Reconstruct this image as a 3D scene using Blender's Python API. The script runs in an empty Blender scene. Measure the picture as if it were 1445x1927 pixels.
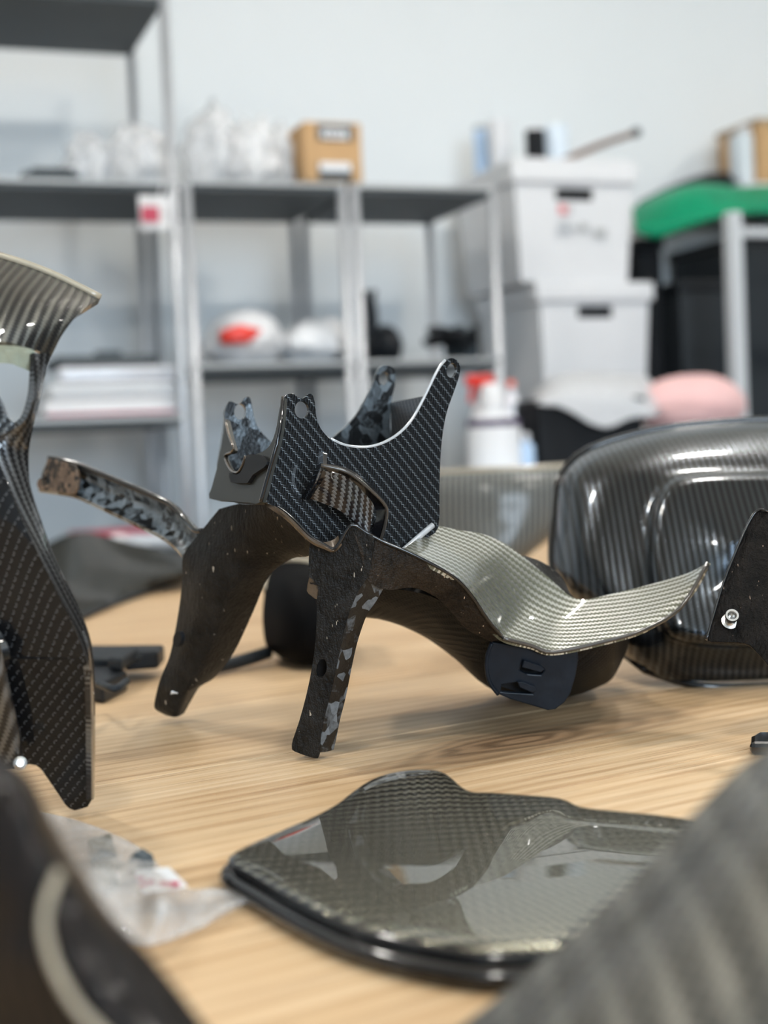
import bpy, bmesh, math, random
from mathutils import Vector, Matrix, noise
from mathutils.geometry import tessellate_polygon
random.seed(7)
sc = bpy.context.scene
COL = sc.collection

# ------------------------------------------------------------------ camera
FPX, CX, CY = 2676.0, 722.5, 963.5
H = 0.193
PITCH, ROLL = math.radians(2.43), math.radians(2.5)
CAM = Vector((0, 0, H))
_F = Vector((0, math.cos(PITCH), -math.sin(PITCH)))
_R0 = Vector((1, 0, 0)); _U0 = Vector((0, math.sin(PITCH), math.cos(PITCH)))
_R = _R0*math.cos(ROLL) - _U0*math.sin(ROLL)
_U = _U0*math.cos(ROLL) + _R0*math.sin(ROLL)
cd = bpy.data.cameras.new('camera'); cam = bpy.data.objects.new('camera', cd); COL.objects.link(cam)
cam.matrix_world = Matrix(((_R.x, _U.x, -_F.x, CAM.x), (_R.y, _U.y, -_F.y, CAM.y), (_R.z, _U.z, -_F.z, CAM.z), (0, 0, 0, 1)))
cd.sensor_fit = 'VERTICAL'; cd.sensor_height = 36.0; cd.lens = FPX/1927*36
cd.clip_start = 0.02; cd.clip_end = 60
cd.dof.use_dof = True; cd.dof.focus_distance = 0.88; cd.dof.aperture_fstop = 4.5
sc.camera = cam

# ------------------------------------------------------------------ light and exposure
sc.view_settings.view_transform = 'Standard'; sc.view_settings.look = 'None'
sc.view_settings.gamma = 1.0; sc.view_settings.use_curve_mapping = False
sc.view_settings.exposure = -0.27
wd = bpy.data.worlds.new('world'); sc.world = wd; wd.use_nodes = True
wd.node_tree.nodes['Background'].inputs[0].default_value = (0.80, 0.88, 1.0, 1)
wd.node_tree.nodes['Background'].inputs[1].default_value = 0.25
LED_STRENGTH = 230.0
WINDOW_POWER = 262.0

# ------------------------------------------------------------------ pixel -> place
def ray(px, py): return _F + _R*((px-CX)/FPX) - _U*((py-CY)/FPX)
def W(px, py, d): return CAM + ray(px, py)*d
def G(px, py, z=0.0):
    r = ray(px, py); return CAM + r*((z-CAM.z)/r.z)
def plane3(a, b, c):
    a, b, c = (W(*p) for p in (a, b, c)); n = (b-a).cross(c-a).normalized(); return a, n
def PL(px, py, pl):
    r = ray(px, py); return CAM + r*((pl[0]-CAM).dot(pl[1])/r.dot(pl[1]))

# ------------------------------------------------------------------ materials
class NT:
    def __init__(s, name):
        s.m = bpy.data.materials.new(name); s.m.use_nodes = True
        s.t = s.m.node_tree; s.b = s.t.nodes['Principled BSDF']
    def n(s, typ, **kw):
        x = s.t.nodes.new(typ)
        for k, v in kw.items(): setattr(x, k, v)
        return x
    def put(s, sock, v):
        if isinstance(v, bpy.types.NodeSocket): s.t.links.new(v, sock)
        else: sock.default_value = v
    def math(s, op, a, b=None, c=None, clamp=False):
        x = s.n('ShaderNodeMath', operation=op, use_clamp=clamp)
        s.put(x.inputs[0], a)
        if b is not None: s.put(x.inputs[1], b)
        if c is not None: s.put(x.inputs[2], c)
        return x.outputs[0]
    def mix(s, f, a, b):
        x = s.n('ShaderNodeMix', data_type='RGBA'); s.put(x.inputs[0], f)
        s.put(x.inputs[6], a if isinstance(a, bpy.types.NodeSocket) else (*a, 1)); s.put(x.inputs[7], b if isinstance(b, bpy.types.NodeSocket) else (*b, 1))
        return x.outputs[2]
    def mixf(s, f, a, b):
        x = s.n('ShaderNodeMix', data_type='FLOAT'); s.put(x.inputs[0], f); s.put(x.inputs[2], a); s.put(x.inputs[3], b)
        return x.outputs[0]
    def coord(s, which='Object', scale=(1, 1, 1), rot=(0, 0, 0)):
        c = s.n('ShaderNodeTexCoord'); m = s.n('ShaderNodeMapping')
        m.inputs['Scale'].default_value = scale; m.inputs['Rotation'].default_value = rot
        s.t.links.new(c.outputs[which], m.inputs[0]); return m.outputs[0]
    def noise(s, vec, scale=5, detail=4, rough=.5, dist=0):
        x = s.n('ShaderNodeTexNoise'); s.put(x.inputs['Vector'], vec); x.inputs['Scale'].default_value = scale
        x.inputs['Detail'].default_value = detail; x.inputs['Roughness'].default_value = rough; x.inputs['Distortion'].default_value = dist
        return x.outputs[0]
    def ramp(s, f, *stops):
        x = s.n('ShaderNodeValToRGB'); s.put(x.inputs[0], f); e = x.color_ramp.elements
        while len(e) < len(stops): e.new(.5)
        for q, (p, c) in zip(e, stops): q.position = p; q.color = (*c, 1) if not isinstance(c, float) else (c, c, c, 1)
        return x.outputs[0]
    def bump(s, h, strength=.5, dist=.001):
        x = s.n('ShaderNodeBump'); s.put(x.inputs['Height'], h); x.inputs['Strength'].default_value = strength; x.inputs['Distance'].default_value = dist
        s.t.links.new(x.outputs[0], s.b.inputs['Normal'])
    def set(s, **kw):
        for k, v in kw.items():
            k = {'color': 'Base Color', 'rough': 'Roughness', 'metal': 'Metallic', 'coat': 'Coat Weight', 'coat_rough': 'Coat Roughness', 'ior': 'IOR',
                 'alpha': 'Alpha', 'trans': 'Transmission Weight', 'spec': 'Specular IOR Level', 'aniso': 'Anisotropic', 'sheen': 'Sheen Weight'}.get(k, k)
            if isinstance(v, tuple) and len(v) == 3: v = (*v, 1)
            s.put(s.b.inputs[k], v)
        return s

def simple(name, color, rough=.5, var=.12, scale=30, metal=0, coat=0, bump=0.0, spec=None):
    s = NT(name); v = s.coord(); f = s.noise(v, scale, 3)
    a = tuple(c*(1-var) for c in color); b = tuple(min(1, c*(1+var)) for c in color)
    s.set(color=s.mix(f, a, b), rough=rough, metal=metal, coat=coat, coat_rough=.05)
    s.set(spec=spec if spec is not None else (.18 if max(color) < .04 else .5))
    if bump: s.bump(f, bump, .002)
    return s.m

def carbon(name, tow=.002, warp=(.10, .105, .11), weft=(.018, .019, .021), line=None, lamt=.0, dash=False, metal=.75, rough=.42, coat=1.0, coat_rough=.02, bumpd=.12, ior=1.5, spec=.12):
    """2x2 twill of fibre tows under clear resin; UVs are in metres"""
    s = NT(name)
    uv = s.n('ShaderNodeUVMap'); sx = s.n('ShaderNodeSeparateXYZ'); s.t.links.new(uv.outputs[0], sx.inputs[0])
    u = s.math('DIVIDE', sx.outputs[0], tow); v = s.math('DIVIDE', sx.outputs[1], tow)
    i = s.math('FLOOR', u); j = s.math('FLOOR', v); fu = s.math('FRACT', u); fv = s.math('FRACT', v)
    cell = s.math('FLOORED_MODULO', s.math('ADD', i, j), 4.0)
    warpm = s.math('LESS_THAN', cell, 1.5)
    def prof(f): return s.math('SUBTRACT', 1.0, s.math('POWER', s.math('ABSOLUTE', s.math('MULTIPLY_ADD', f, 2.0, -1.0)), 3.0))
    def flo(a, b, off): return s.math('SINE', s.math('MULTIPLY', s.math('SUBTRACT', s.math('FLOORED_MODULO', s.math('ADD', a, b), 4.0), off), math.pi/2))
    hw = s.math('MULTIPLY', prof(fu), flo(v, i, 0.0)); hf = s.math('MULTIPLY', prof(fv), flo(u, j, 2.0))
    hh = s.mixf(warpm, hf, hw)
    fib = s.noise(s.coord('UV', (1, 1, 1)), 900, 2)
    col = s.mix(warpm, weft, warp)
    edge = s.math('GREATER_THAN', hh, .16)
    col = s.mix(s.math('MULTIPLY_ADD', edge, .55, .45, clamp=True), (.008, .008, .009), col)
    col = s.mix(s.math('MULTIPLY', fib, .35), col, (.01, .01, .01))
    if line:  # pale stair lines put the glint of the tow edges into the colour
        z = s.math('LESS_THAN', cell, .5)
        a = s.math('LESS_THAN', fu, .2); b = s.math('LESS_THAN', fv, .2)
        if dash:
            k = s.math('FLOORED_MODULO', i, 2.0)
            ln = s.mixf(k, s.math('MULTIPLY', a, s.math('LESS_THAN', fv, .8)), s.math('MULTIPLY', b, s.math('LESS_THAN', fu, .8)))
        else: ln = s.math('MAXIMUM', a, b)
        col = s.mix(s.math('MULTIPLY', s.math('MULTIPLY', z, ln), lamt), col, line)
    s.set(color=col, metal=s.math('MULTIPLY', s.math('MULTIPLY_ADD', warpm, .75, .25), metal), rough=rough, coat=coat, coat_rough=coat_rough, aniso=.7, spec=spec)
    s.put(s.b.inputs['Coat IOR'], ior)
    tg = s.n('ShaderNodeTangent', direction_type='UV_MAP'); s.t.links.new(tg.outputs[0], s.b.inputs['Tangent'])
    s.t.links.new(s.math('MULTIPLY', warpm, .25), s.b.inputs['Anisotropic Rotation'])
    s.bump(hh, .8, tow*bumpd)
    return s.m

def forged(name, lo=(.006, .007, .008), hi=(.16, .18, .20), scale=140, rough=.3, coat=.7, thr=.55, sq=(1, 1, 1)):
    s = NT(name); v = s.coord('Object', sq)
    x = s.n('ShaderNodeTexVoronoi'); s.t.links.new(v, x.inputs[0]); x.inputs['Scale'].default_value = scale; x.inputs['Randomness'].default_value = .9
    bw = s.n('ShaderNodeRGBToBW'); s.t.links.new(x.outputs['Color'], bw.inputs[0])
    nz = s.noise(v, scale*3, 3)
    big = s.noise(v, scale*.22, 2)
    f = s.math('ADD', s.math('MULTIPLY', bw.outputs[0], .6), s.math('MULTIPLY', s.math('ADD', nz, big), .28))
    s.set(color=s.ramp(f, (thr, lo), (thr+.06, tuple((a+b)*.35 for a, b in zip(lo, hi))), (.8, hi)), rough=rough, coat=coat, coat_rough=.06, metal=.3)
    s.bump(s.math('ADD', nz, bw.outputs[0]), .5, .0008)
    return s.m

def raw(name, a=(.012, .011, .010), b=(.045, .038, .032), fleck=(.45, .38, .30), rough=.42, spec=.19):
    """unpolished back side: brown-black resin with loose fibre flecks"""
    s = NT(name); v = s.coord()
    st = s.noise(s.coord('Object', (1, 1, .28), (0, .25, .2)), 420, 4, .65)
    n1 = s.noise(v, 60, 5, .6, .4); n2 = s.noise(v, 900, 2)
    base = s.mix(s.ramp(s.math('MULTIPLY_ADD', n1, .6, s.math('MULTIPLY', st, .4)), (.38, .0), (.66, 1.0)), a, b)
    fl = s.noise(s.coord('Object', (1, .4, .18), (.3, .5, .35)), 700, 1, .4, .3)
    fm = s.math('MULTIPLY', s.math('GREATER_THAN', fl, .735), s.math('GREATER_THAN', s.noise(v, 90, 2), .54))
    s.set(color=s.mix(fm, base, fleck), rough=rough, coat=.0, spec=spec)
    s.bump(s.math('ADD', s.math('MULTIPLY', n1, 1.2), s.math('ADD', st, s.math('MULTIPLY', n2, .4))), .85, .0018)
    return s.m

def clear_film(name, tint=(.93, .95, .97), white=.28):
    s = NT(name); nt = s.t
    out = nt.nodes['Material Output']
    tr = s.n('ShaderNodeBsdfTransparent'); tr.inputs[0].default_value = (*tint, 1)
    f = s.noise(s.coord(), 45, 3)
    s.set(color=tint, rough=.12, coat=.5)
    s.bump(s.noise(s.coord(), 70, 4, .6, 1.2), .9, .004)
    mx = s.n('ShaderNodeMixShader'); s.put(mx.inputs[0], s.math('MULTIPLY_ADD', f, .5, white-.2, clamp=True))
    nt.links.new(tr.outputs[0], mx.inputs[1]); nt.links.new(s.b.outputs[0], mx.inputs[2]); nt.links.new(mx.outputs[0], out.inputs[0])
    return s.m

def emit(name, color, strength):
    s = NT(name); s.set(color=(0, 0, 0)); s.put(s.b.inputs['Emission Color'], (*color, 1)); s.put(s.b.inputs['Emission Strength'], strength); return s.m

def oak(name):
    s = NT(name)
    oi = s.n('ShaderNodeObjectInfo')
    c = s.n('ShaderNodeTexCoord'); cmb = s.n('ShaderNodeVectorMath', operation='ADD'); s.t.links.new(c.outputs['Object'], cmb.inputs[0])
    sc3 = s.n('ShaderNodeVectorMath', operation='SCALE'); rv = s.n('ShaderNodeCombineXYZ')
    for k in range(3): s.t.links.new(oi.outputs['Random'], rv.inputs[k])
    s.t.links.new(rv.outputs[0], sc3.inputs[0]); sc3.inputs['Scale'].default_value = 7.0; s.t.links.new(sc3.outputs[0], cmb.inputs[1])
    def mp(scale):
        m = s.n('ShaderNodeMapping'); m.inputs['Scale'].default_value = scale; s.t.links.new(cmb.outputs[0], m.inputs[0]); return m.outputs[0]
    warp = s.noise(mp((3.0, 9, 9)), 1.0, 3, .5, .6)
    # cathedral figure: rings of a stretched distance field, bent by the warp noise
    w = s.n('ShaderNodeTexWave', wave_type='BANDS', bands_direction='Y'); s.t.links.new(mp((1.2, 14, 14)), w.inputs[0])
    w.inputs['Scale'].default_value = 1.6; w.inputs['Distortion'].default_value = 9; w.inputs['Detail'].default_value = 3; w.inputs['Detail Scale'].default_value = .5
    fine = s.noise(mp((7, 330, 330)), 1.0, 4, .7, .3)
    pores = s.noise(mp((11, 800, 800)), 1.0, 2, .6)
    f = s.math('ADD', s.math('MULTIPLY', w.outputs[1], .10), s.math('ADD', s.math('MULTIPLY', fine, .46), s.math('MULTIPLY', warp, .44)))
    col = s.ramp(f, (.30, (.31, .18, .085)), (.42, (.52, .335, .178)), (.52, (.64, .45, .262)), (.68, (.72, .54, .35)))
    col = s.mix(s.math('MULTIPLY', s.ramp(pores, (.55, 0.0), (.70, 1.0)), .55), col, (.22, .12, .06))
    # a knot with dark figure around it, in table coordinates
    g = s.n('ShaderNodeMapping'); s.t.links.new(c.outputs['Object'], g.inputs[0]); g.inputs['Location'].default_value = KNOT; g.inputs['Scale'].default_value = (6, 20, 1)
    ln = s.n('ShaderNodeVectorMath', operation='LENGTH'); s.t.links.new(g.outputs[0], ln.inputs[0])
    r2 = s.math('ADD', ln.outputs[1], s.math('MULTIPLY', s.math('SUBTRACT', warp, .5), 1.2))
    ring = s.math('SINE', s.math('MULTIPLY', r2, 34.0))
    near = s.ramp(r2, (.22, 1.0), (.95, 0.0))
    rc = s.mix(s.math('MULTIPLY_ADD', ring, .35, .5, clamp=True), (.075, .04, .02), (.36, .225, .125))
    kx = s.n('ShaderNodeMath', operation='MULTIPLY'); s.t.links.new(near, kx.inputs[0]); s.put(kx.inputs[1], .92)
    col = s.mix(kx.outputs[0], col, rc)
    s.set(color=col, rough=s.math('MULTIPLY_ADD', fine, .25, .34), spec=.4)
    s.bump(s.math('ADD', s.math('MULTIPLY', fine, .7), pores), .25, .0004)
    return s.m

# ------------------------------------------------------------------ mesh helpers
def mk(name, verts, faces, mat, uvs=None, smooth=False, bevel=0.0, seg=2):
    me = bpy.data.meshes.new(name); me.from_pydata([tuple(v) for v in verts], [], faces); me.validate()
    if uvs:
        l = me.uv_layers.new(name='UVMap')
        for lp in me.loops: l.data[lp.index].uv = uvs[lp.vertex_index]
    if mat: me.materials.append(mat)
    if smooth: me.polygons.foreach_set('use_smooth', [True]*len(me.polygons))
    me.update()
    o = bpy.data.objects.new(name, me); COL.objects.link(o)
    if bevel:
        b = o.modifiers.new('bevel', 'BEVEL'); b.width = bevel; b.segments = seg; b.limit_method = 'ANGLE'; b.angle_limit = .7; b.harden_normals = False
    return o

def cr(p0, p1, p2, p3, t):
    return tuple(.5*((2*b)+(c-a)*t+(2*a-5*b+4*c-d)*t*t+(3*b-a-3*c+d)*t**3) for a, b, c, d in zip(p0, p1, p2, p3))
def spl(pts, k, closed=False):
    n = len(pts); out = []
    for i in range(n if closed else n-1):
        if closed: q = [pts[(i+e) % n] for e in (-1, 0, 1, 2)]
        else: q = [pts[max(0, min(n-1, i+e))] for e in (-1, 0, 1, 2)]
        for s in range(k): out.append(cr(*q, s/k))
    if not closed: out.append(tuple(pts[-1]))
    return out

def shell(name, rows, mat, ku=5, kv=5, thick=.003, ang=0.0, backmat=None, closed=False, smooth=True, world=False, off=(0, 0), planar=None):
    """curved sheet through a net of (px, py, depth) points, given real thickness; closed joins the last column to the first"""
    if not world: rows = [[tuple(W(*p)) for p in r] for r in rows]
    rows = [spl(r, ku, closed) if ku > 1 else r for r in rows]
    cols = [spl(list(c), kv) if kv > 1 else list(c) for c in zip(*rows)]
    nv = len(cols[0]); nu = len(cols)
    P = [[Vector(cols[u][v]) for u in range(nu)] for v in range(nv)]
    for r in P:
        for p in r:
            if p.z < .0048 and not world: p.z = .0048
    V = [p for r in P for p in r]
    idx = lambda v, u: v*nu + (u % nu)
    nn = nu if closed else nu-1
    F = [(idx(v, u), idx(v, u+1), idx(v+1, u+1), idx(v+1, u)) for v in range(nv-1) for u in range(nn)]
    N = [Vector((0, 0, 0)) for _ in V]
    for f in F:
        a, b, c, d = (V[q] for q in f); n = (c-a).cross(d-b)
        for q in f: N[q] += n
    tot = sum((N[q].dot(CAM-V[q]) for q in range(len(V))), 0.0)
    if tot < 0: N = [-n for n in N]; F = [f[::-1] for f in F]
    N = [n.normalized() if n.length > 0 else Vector((0, 0, 1)) for n in N]
    # arc length UVs measured on the middle row / column
    us = [[0.0] for _ in range(nv)]
    for v in range(nv):
        for u in range(1, nu): us[v].append(us[v][-1] + (P[v][u]-P[v][u-1]).length)
    vs = [[0.0]*nu]
    for v in range(1, nv): vs.append([vs[-1][u] + (P[v][u]-P[v-1][u]).length for u in range(nu)])
    mu = nu//2
    ca, sa = math.cos(ang), math.sin(ang); UV = []
    for v in range(nv):
        for u in range(nu):
            a, b = (us[v][u]-us[v][mu]+off[0], vs[v][u]+off[1]) if planar is None else (P[v][u].dot(planar[0]), P[v][u].dot(planar[1])); UV.append((a*ca-b*sa, a*sa+b*ca))
    n0 = len(V); V2 = V + [V[q]-N[q]*thick for q in range(n0)]
    F2 = F + [tuple(q+n0 for q in f[::-1]) for f in F]
    ec = {}
    for f in F:
        for a, b in zip(f, f[1:]+f[:1]): ec[(a, b)] = 1
    for (a, b) in list(ec):
        if (b, a) not in ec: F2.append((b, a, a+n0, b+n0))
    o = mk(name, V2, F2, mat, UV+UV, smooth)
    if backmat:
        o.data.materials.append(backmat)
        for k in range(len(F), 2*len(F)): o.data.polygons[k].material_index = 1
    if smooth:
        m = o.modifiers.new('edge', 'EDGE_SPLIT'); m.split_angle = 1.0
    return o

def oval(cx, cy, rx, ry, n=20, rot=0.0):
    return [(cx+rx*math.cos(t)*math.cos(rot)-ry*math.sin(t)*math.sin(rot), cy+rx*math.cos(t)*math.sin(rot)+ry*math.sin(t)*math.cos(rot)) for t in (2*math.pi*k/n for k in range(n))]

def plate(name, outline, pl, mat, thick=.003, holes=(), ang=0.0, smoothk=0, bevel=.0006, axis=None, backmat=None):
    """flat sheet cut to an outline on a plane in the room, with holes and thickness"""
    if smoothk: outline = spl(outline, smoothk, True)
    loops = [[PL(x, y, pl) for x, y in outline]] + [[PL(x, y, pl) for x, y in h] for h in holes]
    n = pl[1].copy()
    if n.dot(CAM-loops[0][0]) < 0: n = -n
    e1 = Vector((n.y, -n.x, 0)); e1 = e1.normalized() if e1.length > 1e-4 else Vector((1, 0, 0))
    e2 = n.cross(e1); o0 = loops[0][0]
    ca, sa = math.cos(ang), math.sin(ang)
    V = [p for l in loops for p in l]
    tris = tessellate_polygon([[((p-o0).dot(e1), (p-o0).dot(e2), 0) for p in l] for l in loops])
    n0 = len(V); F = []
    for t in tris:
        a, b, c = (V[k] for k in t)
        t = tuple(t) if (b-a).cross(c-a).dot(n) > 0 else tuple(t)[::-1]
        F.append(t)
    UV = []
    for p in V:
        a, b = (p-o0).dot(e1), (p-o0).dot(e2); UV.append((a*ca-b*sa, a*sa+b*ca))
    V2 = V + [p-n*thick for p in V]; F2 = F + [tuple(k+n0 for k in f[::-1]) for f in F]
    ec = {(a, b) for f in F for a, b in zip(f, f[1:]+f[:1])}
    for (a, b) in ec:
        if (b, a) not in ec: F2.append((b, a, a+n0, b+n0))
    o = mk(name, V2, F2, mat, UV+UV, False, bevel)
    if backmat:
        o.data.materials.append(backmat)
        for k in range(len(F), 2*len(F)): o.data.polygons[k].material_index = 1
    return o

def tube(name, pts, rad, mat, n=10, cap=True, k=4, rads=None, smooth=True):
    P = [Vector(p) for p in (spl([tuple(p) for p in pts], k) if k > 1 else pts)]
    V = []; F = []; up = Vector((.3, .2, 1)).normalized()
    for q, p in enumerate(P):
        t = (P[min(q+1, len(P)-1)]-P[max(q-1, 0)]).normalized()
        a = t.cross(up); a = a.normalized() if a.length > 1e-3 else t.cross(Vector((1, 0, 0))).normalized(); b = t.cross(a)
        r = rad if rads is None else rads[min(len(rads)-1, q*len(rads)//len(P))]
        V += [p + a*(r*math.cos(2*math.pi*s/n)) + b*(r*math.sin(2*math.pi*s/n)) for s in range(n)]
    for q in range(len(P)-1):
        for s in range(n): F.append((q*n+s, q*n+(s+1) % n, (q+1)*n+(s+1) % n, (q+1)*n+s))
    if cap: F += [tuple(range(n))[::-1], tuple(range((len(P)-1)*n, len(P)*n))]
    return mk(name, V, F, mat, None, smooth)

def lathe(name, base, prof, mat, n=24, axis=Vector((0, 0, 1)), smooth=True):
    axis = axis.normalized(); a = axis.orthogonal().normalized(); b = axis.cross(a); V = []; F = []
    for r, h in prof: V += [Vector(base)+axis*h+a*(r*math.cos(2*math.pi*s/n))+b*(r*math.sin(2*math.pi*s/n)) for s in range(n)]
    m = len(prof)
    for q in range(m-1):
        for s in range(n): F.append((q*n+s, q*n+(s+1) % n, (q+1)*n+(s+1) % n, (q+1)*n+s))
    F += [tuple(range(n))[::-1], tuple(range((m-1)*n, m*n))]
    o = mk(name, V, F, mat, None, smooth)
    if smooth:
        e = o.modifiers.new('edge', 'EDGE_SPLIT'); e.split_angle = .7
    return o

def hexa(name, c8, mat, bevel=.002, uvs=None):
    F = [(0, 3, 2, 1), (4, 5, 6, 7), (0, 1, 5, 4), (1, 2, 6, 5), (2, 3, 7, 6), (3, 0, 4, 7)]
    return mk(name, c8, F, mat, uvs, False, bevel)

def thing(name, label, cat, parts, base=None, group=None, kind=None):
    """an Empty at the thing's foot that parents its parts; parts may be (part, [sub-parts])"""
    flat = []
    for p in parts: flat += [p] if not isinstance(p, tuple) else [p[0]]+list(p[1])
    if base is None:
        vs = [v.co for o in flat if o.type == 'MESH' for v in o.data.vertices]
        base = Vector(((min(v.x for v in vs)+max(v.x for v in vs))/2, (min(v.y for v in vs)+max(v.y for v in vs))/2, min(v.z for v in vs)))
    e = bpy.data.objects.new(name, None); COL.objects.link(e); e.location = base; e.empty_display_size = .02
    e['label'] = label; e['category'] = cat
    if group: e['group'] = group
    if kind: e['kind'] = kind
    T = Matrix.Translation(-Vector(base))
    done = set()
    for o in flat:
        if o.data.name not in done: o.data.transform(T); done.add(o.data.name)
    for p in parts:
        if isinstance(p, tuple):
            p[0].parent = e
            for q in p[1]: q.parent = p[0]
        else: p.parent = e
    return e
def single(o, label, cat, group=None, kind=None):
    vs = [v.co for v in o.data.vertices]
    base = Vector(((min(v.x for v in vs)+max(v.x for v in vs))/2, (min(v.y for v in vs)+max(v.y for v in vs))/2, min(v.z for v in vs)))
    o.data.transform(Matrix.Translation(-base)); o.location = base
    if kind == 'structure': o['kind'] = kind; return o
    o['label'] = label; o['category'] = cat
    if group: o['group'] = group
    if kind: o['kind'] = kind
    return o

# ------------------------------------------------------------------ the room frame: turned 20 degrees to the camera
TH = math.radians(20)
RU = Vector((math.cos(TH), math.sin(TH), 0)); RV = Vector((-math.sin(TH), math.cos(TH), 0))
_o = W(345, 850, 3.15); RO = Vector((_o.x, _o.y, 0))
def S(a, b, z): return RO + RU*a + RV*b + Vector((0, 0, z))
def SP(px, py, b):                                   # pixel -> (a, z) on the upright plane at depth b of the room frame
    r = ray(px, py); t = ((RO+RV*b)-CAM).dot(RV)/r.dot(RV); p = CAM + r*t
    return (p-RO).dot(RU), p.z
def sbox(name, a0, a1, b0, b1, z0, z1, mat, bevel=.004, taper=0.0):
    t = taper
    return hexa(name, [S(a0+t, b0+t, z0), S(a1-t, b0+t, z0), S(a1-t, b1-t, z0), S(a0+t, b1-t, z0), S(a0, b0, z1), S(a1, b0, z1), S(a1, b1, z1), S(a0, b1, z1)], mat, bevel)
def pbox(name, x0, y0, x1, y1, b0, depth, mat, bevel=.004, taper=0.0):
    ym, xm = (y0+y1)/2, (x0+x1)/2
    a0 = SP(x0, ym, b0)[0]; a1 = SP(x1, ym, b0)[0]; z1 = SP(xm, y0, b0)[1]; z0 = SP(xm, y1, b0)[1]
    return sbox(name, a0, a1, b0, b0+depth, z0, z1, mat, bevel, taper)

FLOOR_Z, CEIL_Z = -0.75, 2.15
A0, A1, B0, B1 = -2.7, 4.3, -6.5, 0.62

# ------------------------------------------------------------------ materials in use
# table planks run along the seams seen at (180,1478)-(500,1424)
_s0, _s1 = G(180, 1478), G(500, 1424)
TDIR = (_s1-_s0).normalized(); TDIR.z = 0; TDIR.normalize(); TN = Vector((-TDIR.y, TDIR.x, 0))
_k = G(985, 1392); KNOT = (0, 0, 0)
M = {}
M['wall'] = simple('wall_paint', (.73, .755, .765), .8, .02, 3)
M['ceil'] = simple('ceiling_paint', (.84, .81, .73), .85, .03, 3)
M['wallgrey'] = simple('wall_grey_paint', (.09, .088, .085), .85, .05, 3)
M['wallmid'] = simple('wall_side_paint', (.50, .53, .55), .85, .03, 3)
M['floor'] = simple('floor_screed', (.30, .31, .31), .6, .15, 6)
M['steel'] = simple('galvanised_post', (.52, .54, .57), .4, .12, 40, .55)
M['shelf'] = simple('shelf_board', (.055, .066, .072), .6, .15, 12)
M['shelfedge'] = simple('shelf_lip', (.42, .43, .43), .5, .1, 20, .3)
M['bin'] = simple('bin_plastic', (.66, .665, .68), .4, .03, 20)
M['blackp'] = simple('black_plastic', (.012, .014, .017), .42, .3, 60)
M['black'] = simple('black_soft', (.008, .009, .011), .6, .3, 30)
M['rubber'] = simple('black_rubber', (.003, .003, .0035), .6, .3, 40, spec=.06)
M['darkbin'] = simple('dark_bin', (.022, .026, .030), .5, .2, 10)
M['card'] = simple('cardboard', (.50, .31, .15), .8, .12, 25)
M['paper'] = simple('paper_white', (.74, .75, .77), .6, .03, 15)
M['ink'] = simple('ink_dark', (.05, .065, .075), .6, .2, 30)
M['red'] = simple('red_plastic', (.72, .035, .02), .35, .2, 20)
M['crimson'] = simple('crimson_print', (.45, .03, .07), .5, .2, 20)
M['green'] = simple('green_bag', (.0, .24, .115), .38, .3, 9, 0, 0, .3, .25)
M['pink'] = simple('pink_cloth', (.74, .47, .46), .9, .08, 12)
M['grey'] = simple('grey_cloth', (.50, .51, .53), .95, .15, 60, 0, 0, .6)
M['rose'] = simple('rose_print', (.62, .16, .17), .5, .1, 20)
M['foam'] = simple('white_foam', (.72, .72, .735), .6, .05, 12)
M['purple'] = simple('purple_band', (.05, .025, .085), .5, .2, 20)
M['blue'] = simple('pale_blue_plastic', (.45, .60, .80), .35, .1, 15)
M['wood_stick'] = simple('brown_wood', (.18, .11, .08), .6, .25, 50)
M['zinc'] = simple('zinc_metal', (.62, .60, .57), .25, .1, 80, 1.0)
M['bronze'] = simple('resin_brown', (.07, .048, .03), .25, .5, 160, .2, .6, .5)
M['film'] = clear_film('clear_film', (.98, .98, .985), .50)
M['bagfilm'] = clear_film('bag_film', (.97, .965, .96), .17)
M['led'] = emit('led_diffuser', (1.0, .97, .91), LED_STRENGTH)
M['plate'] = carbon('twill_plate', .00175, (.008, .009, .0105), (.003, .0035, .004), (.24, .28, .31), .75, rough=.36, metal=.6, coat=.35)
M['pocket'] = carbon('twill_pocket', .0019, (.22, .23, .24), (.016, .011, .010), rough=.4, metal=.6, coat=.7)
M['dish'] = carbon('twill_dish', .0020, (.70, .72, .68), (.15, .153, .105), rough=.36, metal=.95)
M['fair'] = carbon('twill_fairing', .0017, (.004, .004, .0045), (.002, .002, .0025), (.30, .31, .32), .55, dash=True, rough=.45, metal=.3, coat=.4)
M['strip'] = carbon('twill_strip', .0020, (.16, .17, .18), (.008, .008, .009), rough=.34, metal=.9)
M['shellc'] = carbon('twill_shell', .0019, (.070, .083, .098), (.006, .007, .008), rough=.22, metal=.95, bumpd=.06, coat=.6)
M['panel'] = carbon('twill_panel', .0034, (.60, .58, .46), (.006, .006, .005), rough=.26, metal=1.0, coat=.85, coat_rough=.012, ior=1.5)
M['big'] = carbon('twill_foreground', .0050, (.24, .23, .20), (.10, .095, .082), rough=.4, metal=.5, coat_rough=.15, bumpd=.05)
M['tubec'] = carbon('twill_dark', .0024, (.020, .014, .012), (.003, .0027, .0027), rough=.5, metal=.2, coat=.2, coat_rough=.08)
M['gloss'] = simple('gloss_black_resin', (.005, .005, .006), .25, .2, 60, .0, 1.0)
M['endface'] = simple('gloss_olive_black', (.022, .023, .020), .5, .2, 40, 0, .12)
M['forged'] = forged('forged_chips', (.004, .005, .006), (.13, .155, .175), 140, .3, .7, .52)
M['forgeddark'] = forged('forged_dark', (.004, .004, .004), (.06, .06, .06), 160, .35, .4, .60)
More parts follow.
